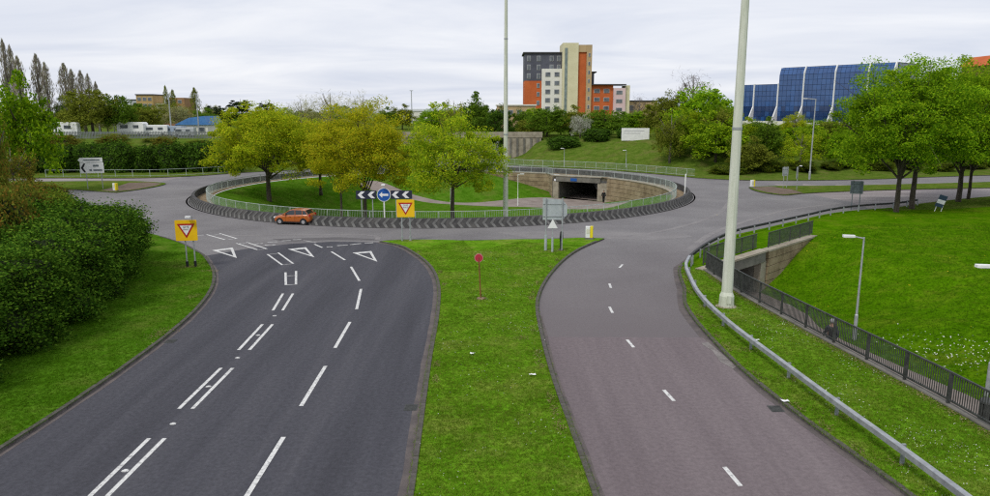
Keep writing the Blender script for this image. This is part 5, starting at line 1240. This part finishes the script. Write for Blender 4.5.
# high blue glass office: facade runs right and towards the camera, white ribs step out at the foot
BG = [mat('blue_glass_%d' % i, [c, tuple(v * 1.35 for v in c)], scale=.25, rough=.12, spec=.9) for i, c in enumerate([(.013, .058, .185), (.016, .068, .21), (.007, .028, .10)])]
fo = Vector((71.5, 181, 6.2)); ang = math.atan2(-18, 15)
t = empty('glass_office', tuple(fo), ang, 'blue mirrored glass office with white ribs behind the right trees', 'building')
def prof(dz): return -(dz - 12.7) * .55 if dz > 12.7 else 0            # outward step of the lower storeys
ZT = 14.0
mul = mat('mullion_blue', (.012, .035, .10), rough=.4)
def bay(x0, x1, ztop, slope_l=0):
    rows = [0.9 + k * 1.26 for k in range(int((ztop - .9) / 1.26) + 1)] + [ztop]
    rows = [r for i, r in enumerate(rows) if i == len(rows) - 1 or rows[-1] - r > .4]
    b = MB(); mm_ = MB(); rs = random.Random(int(x0 * 7)); nc = max(2, round((x1 - x0) / 1.15))
    pan = [MB(), MB(), MB()]
    for i in range(len(rows) - 1):
        za, zb_ = rows[i], rows[i + 1]
        for j in range(nc):
            xa = x0 + (x1 - x0) * j / nc + .04; xb = x0 + (x1 - x0) * (j + 1) / nc - .04
            q = 2 if (za < 4.2 and rs.random() < .85) else (0 if rs.random() < .6 else 1); j_ = rs.uniform(-.012, .012)
            if i == len(rows) - 2: q = 1
            pan[q].quad((xa, -prof(za) + j_, za + .04), (xb, -prof(za) - j_, za + .04), (xb, -prof(zb_) - j_, zb_ - .04), (xa, -prof(zb_) + j_, zb_ - .04))
        mm_.quad((x0, -prof(za) + .05, za), (x1, -prof(za) + .05, za), (x1, -prof(zb_) + .05, zb_), (x0, -prof(zb_) + .05, zb_))
    o = mm_.build('facade_bay', mul, t)
    for k in range(3):
        if pan[k].v: pan[k].build('panes', BG[k], o)['kind'] = 'stuff'
RIB = [-12.8, -8.0, -1.5, 5.0, 12.5, 20.0, 25.5]
for a, b in zip(RIB, RIB[1:]): bay(a, b, ZT - 3.9 if b <= -1 else ZT)
for i, x in enumerate(RIB[1:]):
    zt = ZT - 3.9 if x < 0 else ZT; mb = MB(); pts = [(-3.4 - .35, .9), (-2.65, .9), (-.35, 4.7), (-.35, min(zt + .1, 12.7)), (-prof(zt) - .35, zt + .15), (.2 - prof(zt), zt + .15), (.2, 0), (-3.4, 0)]
    mb.prism([(0, 0)] * 0 + [], 0, 0) if False else None
    n = len(mb.v); k = len(pts)
    mb.v += [(x - .13, p[0], p[1]) for p in pts] + [(x + .13, p[0], p[1]) for p in pts]
    mb.f += [tuple(range(k)), tuple(range(2 * k - 1, k - 1, -1))] + [(i_, (i_ + 1) % k, k + (i_ + 1) % k, k + i_) for i_ in range(k)]
    mb.build('rib', WHITE, t)
for a, b, zt in ((-12.8, -1.65, ZT - 3.9), (-1.6, 25.5, ZT)):
    MB().box(((a + b) / 2, 7.8, zt / 2), (b - a, 11.9, zt - .1)).build('core', BG[2], t); MB().box(((a + b) / 2, 7.8, zt + .06), (b - a, 12, .12)).build('roof', ROOFD, t)
MB().box((-1.72, 7, ZT - 2.4), (.1, 10, 3.6)).build('end_wall', BG[0], t)
MB().box((8, -4.6, .4), (44, .4, 1.4)).build('terrace_parapet', WREND, t); MB().box((8, -2.4, -.4), (44, 4.2, .8)).build('terrace_deck', CONC, t)

# railway bridge and fences at the back
t = empty('railway_bridge', (-5, 150, 0), 0, 'old concrete railway bridge crossing the far road beside the slim mast', 'bridge')
for x0, x1 in ((2.6, 9.5), (-20, -13)):
    bbox(t, 'abutment', x0, x1, 148, 156, -.5, 4.3, CONC)
    for k in range(5): bbox(t, 'rib', x0 + .4 + k * 1.4, x0 + .75 + k * 1.4, 147.8, 147.99, -.4, 4.25, CONC_D)
bbox(t, 'deck', -20, 9.5, 148.2, 155.8, 4.32, 5.0, CONC_D); bbox(t, 'parapet', -20.2, 9.7, 147.9, 148.18, 4.34, 5.5, CONC)
t = empty('palisade_fence', (-80, 145, 4.3), 0, 'long grey palisade fence in front of the left yard', 'fence')
PALI = mat('palisade_grey', [(.12, .135, .135), (.19, .205, .205)], scale=.5, rough=.7)
mb = MB(t.location); x = -130
while x < -22:
    mb.box((x, 141 + .03 * (x + 80), gz(x, 141 + .03 * (x + 80)) + .7), (.17, .03, 1.4)); x += .28
mb.build('pales', PALI, t)['kind'] = 'stuff'
for z in (.3, 1.15): MB(t.location).box((-76, 141.15, 4.3 + z), (108, .05, .08), rz=.03).build('rail', PALI, t)
def van(label, x, y, rz, ln, h, m, box=False):
    t = empty('parked_van', (x, y, gz(x, y)), rz, label, 'van')
    p = [(-ln / 2, .35), (ln / 2, .35), (ln / 2, h), (-ln / 2 + .9, h), (-ln / 2 + .25, h * .55), (-ln / 2, h * .5)] if not box else [(-ln / 2, .4), (ln / 2, .4), (ln / 2, h * .9), (ln / 2 - .3, h), (-ln / 2 + .4, h), (-ln / 2, h * .75)]
    MB().prism_y(p, -.95, .95).build('body', m, t, bevel=.06)
    MB().box((-ln * .22, -.97, h * .68), (ln * .28, .04, h * .24)).build('side_window', WING, t); MB().box((ln * .22, -.97, h * .68), (ln * .2, .04, h * .22)).build('side_window', WING, t)
    for sx in (-ln * .3, ln * .3):
        for s in (-1, 1): MB().tube([(sx, s * .8, .35), (sx, s * .98, .35)], [.35, .35], 12).build('wheel', BLACK, t)
van('white box van parked in the left yard behind the fence, leftmost', -88.5, 148, R(10), 6.5, 3.0, WHITE, True)
van('white caravan in the left yard right of the leftmost van', -77.5, 155, R(-5), 6.0, 2.9, WHITE, True)
van('white van parked in the middle of the left yard', -73, 156, R(12), 5.0, 2.4, WHITE)
van('pale blue van parked beside the blue-roofed shed', -69.5, 157, R(-10), 4.6, 2.2, mat('van_blue', (.30, .36, .45), rough=.4))
van('silver van parked at the right end of the left yard', -66, 154, R(5), 4.4, 2.0, mat('van_silver', (.45, .47, .5), rough=.35, metal=.2))
for i, (x, y, h, rr) in enumerate([(-70.6, 158, 9.0, .17), (-65.4, 160, 9.0, .16), (-83, 158, 6, .1), (-90, 165, 6.5, .1)]):
    t = empty('yard_pole', (x, y, gz(x, y)), 0, ['tall grey pole in the left yard, left of the blue roof', 'tall grey pole in front of the blue-roofed shed', 'thin pole with angled arm above the white caravan', 'thin pole at the left of the yard'][i], 'pole')
    MB().tube([(0, 0, -.3), (0, 0, h)], [rr, rr * .7], 8).build('shaft', STEEL, t); MB().box((-.5 if i > 1 else 0, 0, h), (1.4 if i > 1 else .6, .25, .15), ry=.3 if i == 2 else 0).build('head', STEEL, t)
t = empty('skyline_mast', (-40, 350, 4), 0, 'thin distant mast on the skyline between the two middle island trees', 'mast')
MB().tube([(0, 0, 0), (0, 0, 15.5)], [.28, .16], 8).build('shaft', STEEL, t); MB().box((0, 0, 15.5), (1.6, .5, .3)).build('head', STEEL, t)
t = empty('billboard', (26.7, 137.5, gz(26.7, 137.5)), R(-4), 'white hoarding board on short posts on the far grass slope', 'billboard')
zb0 = 4.15 - gz(26.7, 137.5); flat([(-2.65, zb0), (2.55, zb0), (2.55, zb0 + 2.35), (-2.65, zb0 + 2.35)], 0, .12).build('panel', WHITE, t)
for z, a, b in ((zb0 + 1.75, -2.2, 1.6), (zb0 + 1.3, -2.2, .9)): flat([(a, z), (b, z), (b, z + .14), (a, z + .14)], -.125).build('faint_print', mat('faint_grey', (.5, .5, .52), rough=.6), t)
for px in (-1.6, 0, 1.6): MB().box((px, .1, zb0 / 2 + .3), (.14, .14, zb0 + 1.6)).build('post', RAILD, t)
# a distant wood closing the horizon
rs = np.random.RandomState(77); n = 26000
a = rs.uniform(-1.0, 1.0, n); d = rs.uniform(430, 620, n); x = d * np.sin(a); y = d * np.cos(a)
top = 6.0 + 2.6 * np.sin(a * 23) + 1.8 * np.sin(a * 61 + 1) + 1.2 * np.sin(a * 140) + rs.normal(0, .7, n) + (d - 430) * .008
zz_ = 4.2 + rs.uniform(0, 1, n) * np.maximum(top - 3, 1.5)
o = link('distant_wood', leaf_mesh('distant_wood', np.stack([x, y, zz_], 1), 1.5, LF_MID, rs, .3)); tag(o, 'low belt of distant woodland along the horizon', 'woodland', kind='stuff')

# ------------------------------------------------------------------ grass blades, daisies, cow parsley
def tufts(name, label, polys_region, dens, hgt, m, seed, ymax, blades=5):
    rs = np.random.RandomState(seed); P_ = []
    me = ROADS[polys_region].data
    co = np.zeros(len(me.vertices) * 3); me.vertices.foreach_get('co', co); co = co.reshape(-1, 3)
    for p in me.polygons:
        q = co[list(p.vertices)]; c = q.mean(0)
        if c[1] > ymax or c[1] < 13: continue
        area = p.area; k = rs.poisson(area * dens * min(1.0, (22 / max(c[1], 22)) ** 1.2))
        if k:
            u = rs.uniform(0, 1, (k, 2)); f = u.sum(1) > 1; u[f] = 1 - u[f]
            P_.append(q[0] + u[:, :1] * (q[1] - q[0]) + u[:, 1:] * (q[2] - q[0]))
    P_ = np.concatenate(P_); n = len(P_) * blades
    B = np.repeat(P_, blades, 0) + np.concatenate([rs.normal(0, .035, (n, 2)), np.full((n, 1), -.005)], 1)
    a = rs.uniform(0, 6.28, n); h = hgt * rs.uniform(.5, 1.5, n); ln = rs.uniform(.3, 1.3, n) * h; wd = .006
    dx_, dy_ = np.cos(a), np.sin(a)
    v = np.stack([B + np.stack([-dy_ * wd, dx_ * wd, 0 * a], 1), B + np.stack([dy_ * wd, -dx_ * wd, 0 * a], 1), B + np.stack([dx_ * ln, dy_ * ln, h], 1)], 1).reshape(-1, 3)
    me = bpy.data.meshes.new(name); me.vertices.add(3 * n); me.vertices.foreach_set('co', v.ravel().astype(np.float32)); me.loops.add(3 * n); me.loops.foreach_set('vertex_index', np.arange(3 * n, dtype=np.int32))
    me.polygons.add(n); me.polygons.foreach_set('loop_start', np.arange(0, 3 * n, 3, dtype=np.int32)); me.update(calc_edges=True); me.materials.append(m)
    tag(link(name, me), label, 'grass', kind='stuff')
GB1 = leafmat('blade_green', [(.062, .15, .004), (.10, .21, .008), (.15, .26, .015), (.25, .26, .05)], .3)
GB2 = leafmat('blade_deep', [(.042, .11, .003), (.066, .16, .005), (.10, .195, .01)], .3)
tufts('grass_blades', 'short grass blades over the central reservation', 'central_reservation', 380, .045, GB1, 1, 50)
tufts('grass_blades', 'short grass blades over the left verge', 'left_verge', 220, .045, GB2, 2, 48)
tufts('grass_blades', 'short grass blades over the right verge beside the barrier', 'right_verge', 320, .05, GB1, 3, 50)
tufts('grass_blades', 'longer grass over the right bank', 'grass_bank', 90, .10, GB2, 4, 60)
def flowers(name, label, pts, size, m, seed):
    rs = np.random.RandomState(seed); tag(link(name, leaf_mesh(name, pts, size, m, rs, 1.5, .8)), label, 'flowers', kind='stuff')
DAISY = leafmat('daisy_white', [(.6, .6, .55), (.72, .72, .66)], .2); DAND = leafmat('dandelion', [(.55, .42, .02), (.65, .5, .03)], .2)
rs = np.random.RandomState(8)
def scat(n, x0, x1, y0, y1, zf, dz, cond=None):
    x = rs.uniform(x0, x1, n); y = rs.uniform(y0, y1, n)
    k = np.sin(x * 1.7 + y * .6) + np.sin(y * 1.1 - x) + rs.normal(0, .8, n) > .4
    if cond is not None: k &= cond(x, y)
    x, y = x[k], y[k]; return np.stack([x, y, zf(x, y) + dz + rs.uniform(0, .03, len(x))], 1)
flowers('daisies', 'white daisies dotted over the right verge', scat(2600, 10.6, 14.6, 14, 34, lambda x, y: 0 * x + .14, .0, lambda x, y: x < np.interp(y, [14, 20, 30, 43], [14.9, 14.7, 13.5, 12.5])), .016, DAISY, 1)
flowers('daisies', 'white daisies dotted over the central reservation', scat(1300, -2.2, 2.1, 16, 48, lambda x, y: 0 * x + .12, .01), .016, DAISY, 2)
k_ = rs.normal(size=(420, 2)) * np.array([2.3, 1.5]) @ np.array([[.8, -.9], [.5, .6]]); px_ = 19.6 + k_[:, 0]; py_ = 29.0 + k_[:, 1]
g_ = px_ > 17.6; px_, py_ = px_[g_], py_[g_]
flowers('cow_parsley', 'drift of white flowering cow parsley on the right bank above the footpath', np.stack([px_, py_, dell_z(px_, py_) + rs.uniform(.25, .5, len(px_))], 1), .034, DAISY, 3)
flowers('dandelions', 'yellow dandelions scattered over the right bank', scat(700, 20, 55, 24, 66, dell_z, .12), .03, DAND, 4)
DRYM = leafmat('dry_straw', [(.13, .105, .04), (.22, .18, .08), (.30, .25, .12), (.12, .17, .03)], .1)
for k, (rd, pts) in enumerate(DRY.items()):
    tag(link('dry_grass', leaf_mesh('dry_grass', np.array(pts), .034, DRYM, np.random.RandomState(k), 1.2, .3)), {'right_verge': 'dry straw-coloured grass round the barrier posts and along the fence foot', 'central_reservation': 'dry straw-coloured grass along the edges of the central reservation', 'left_verge': 'dry straw-coloured grass at the foot of the left give way sign'}[rd], 'dry grass', kind='stuff')
print('tris', sum(sum(len(p.vertices) - 2 for p in me.polygons) for me in bpy.data.meshes))
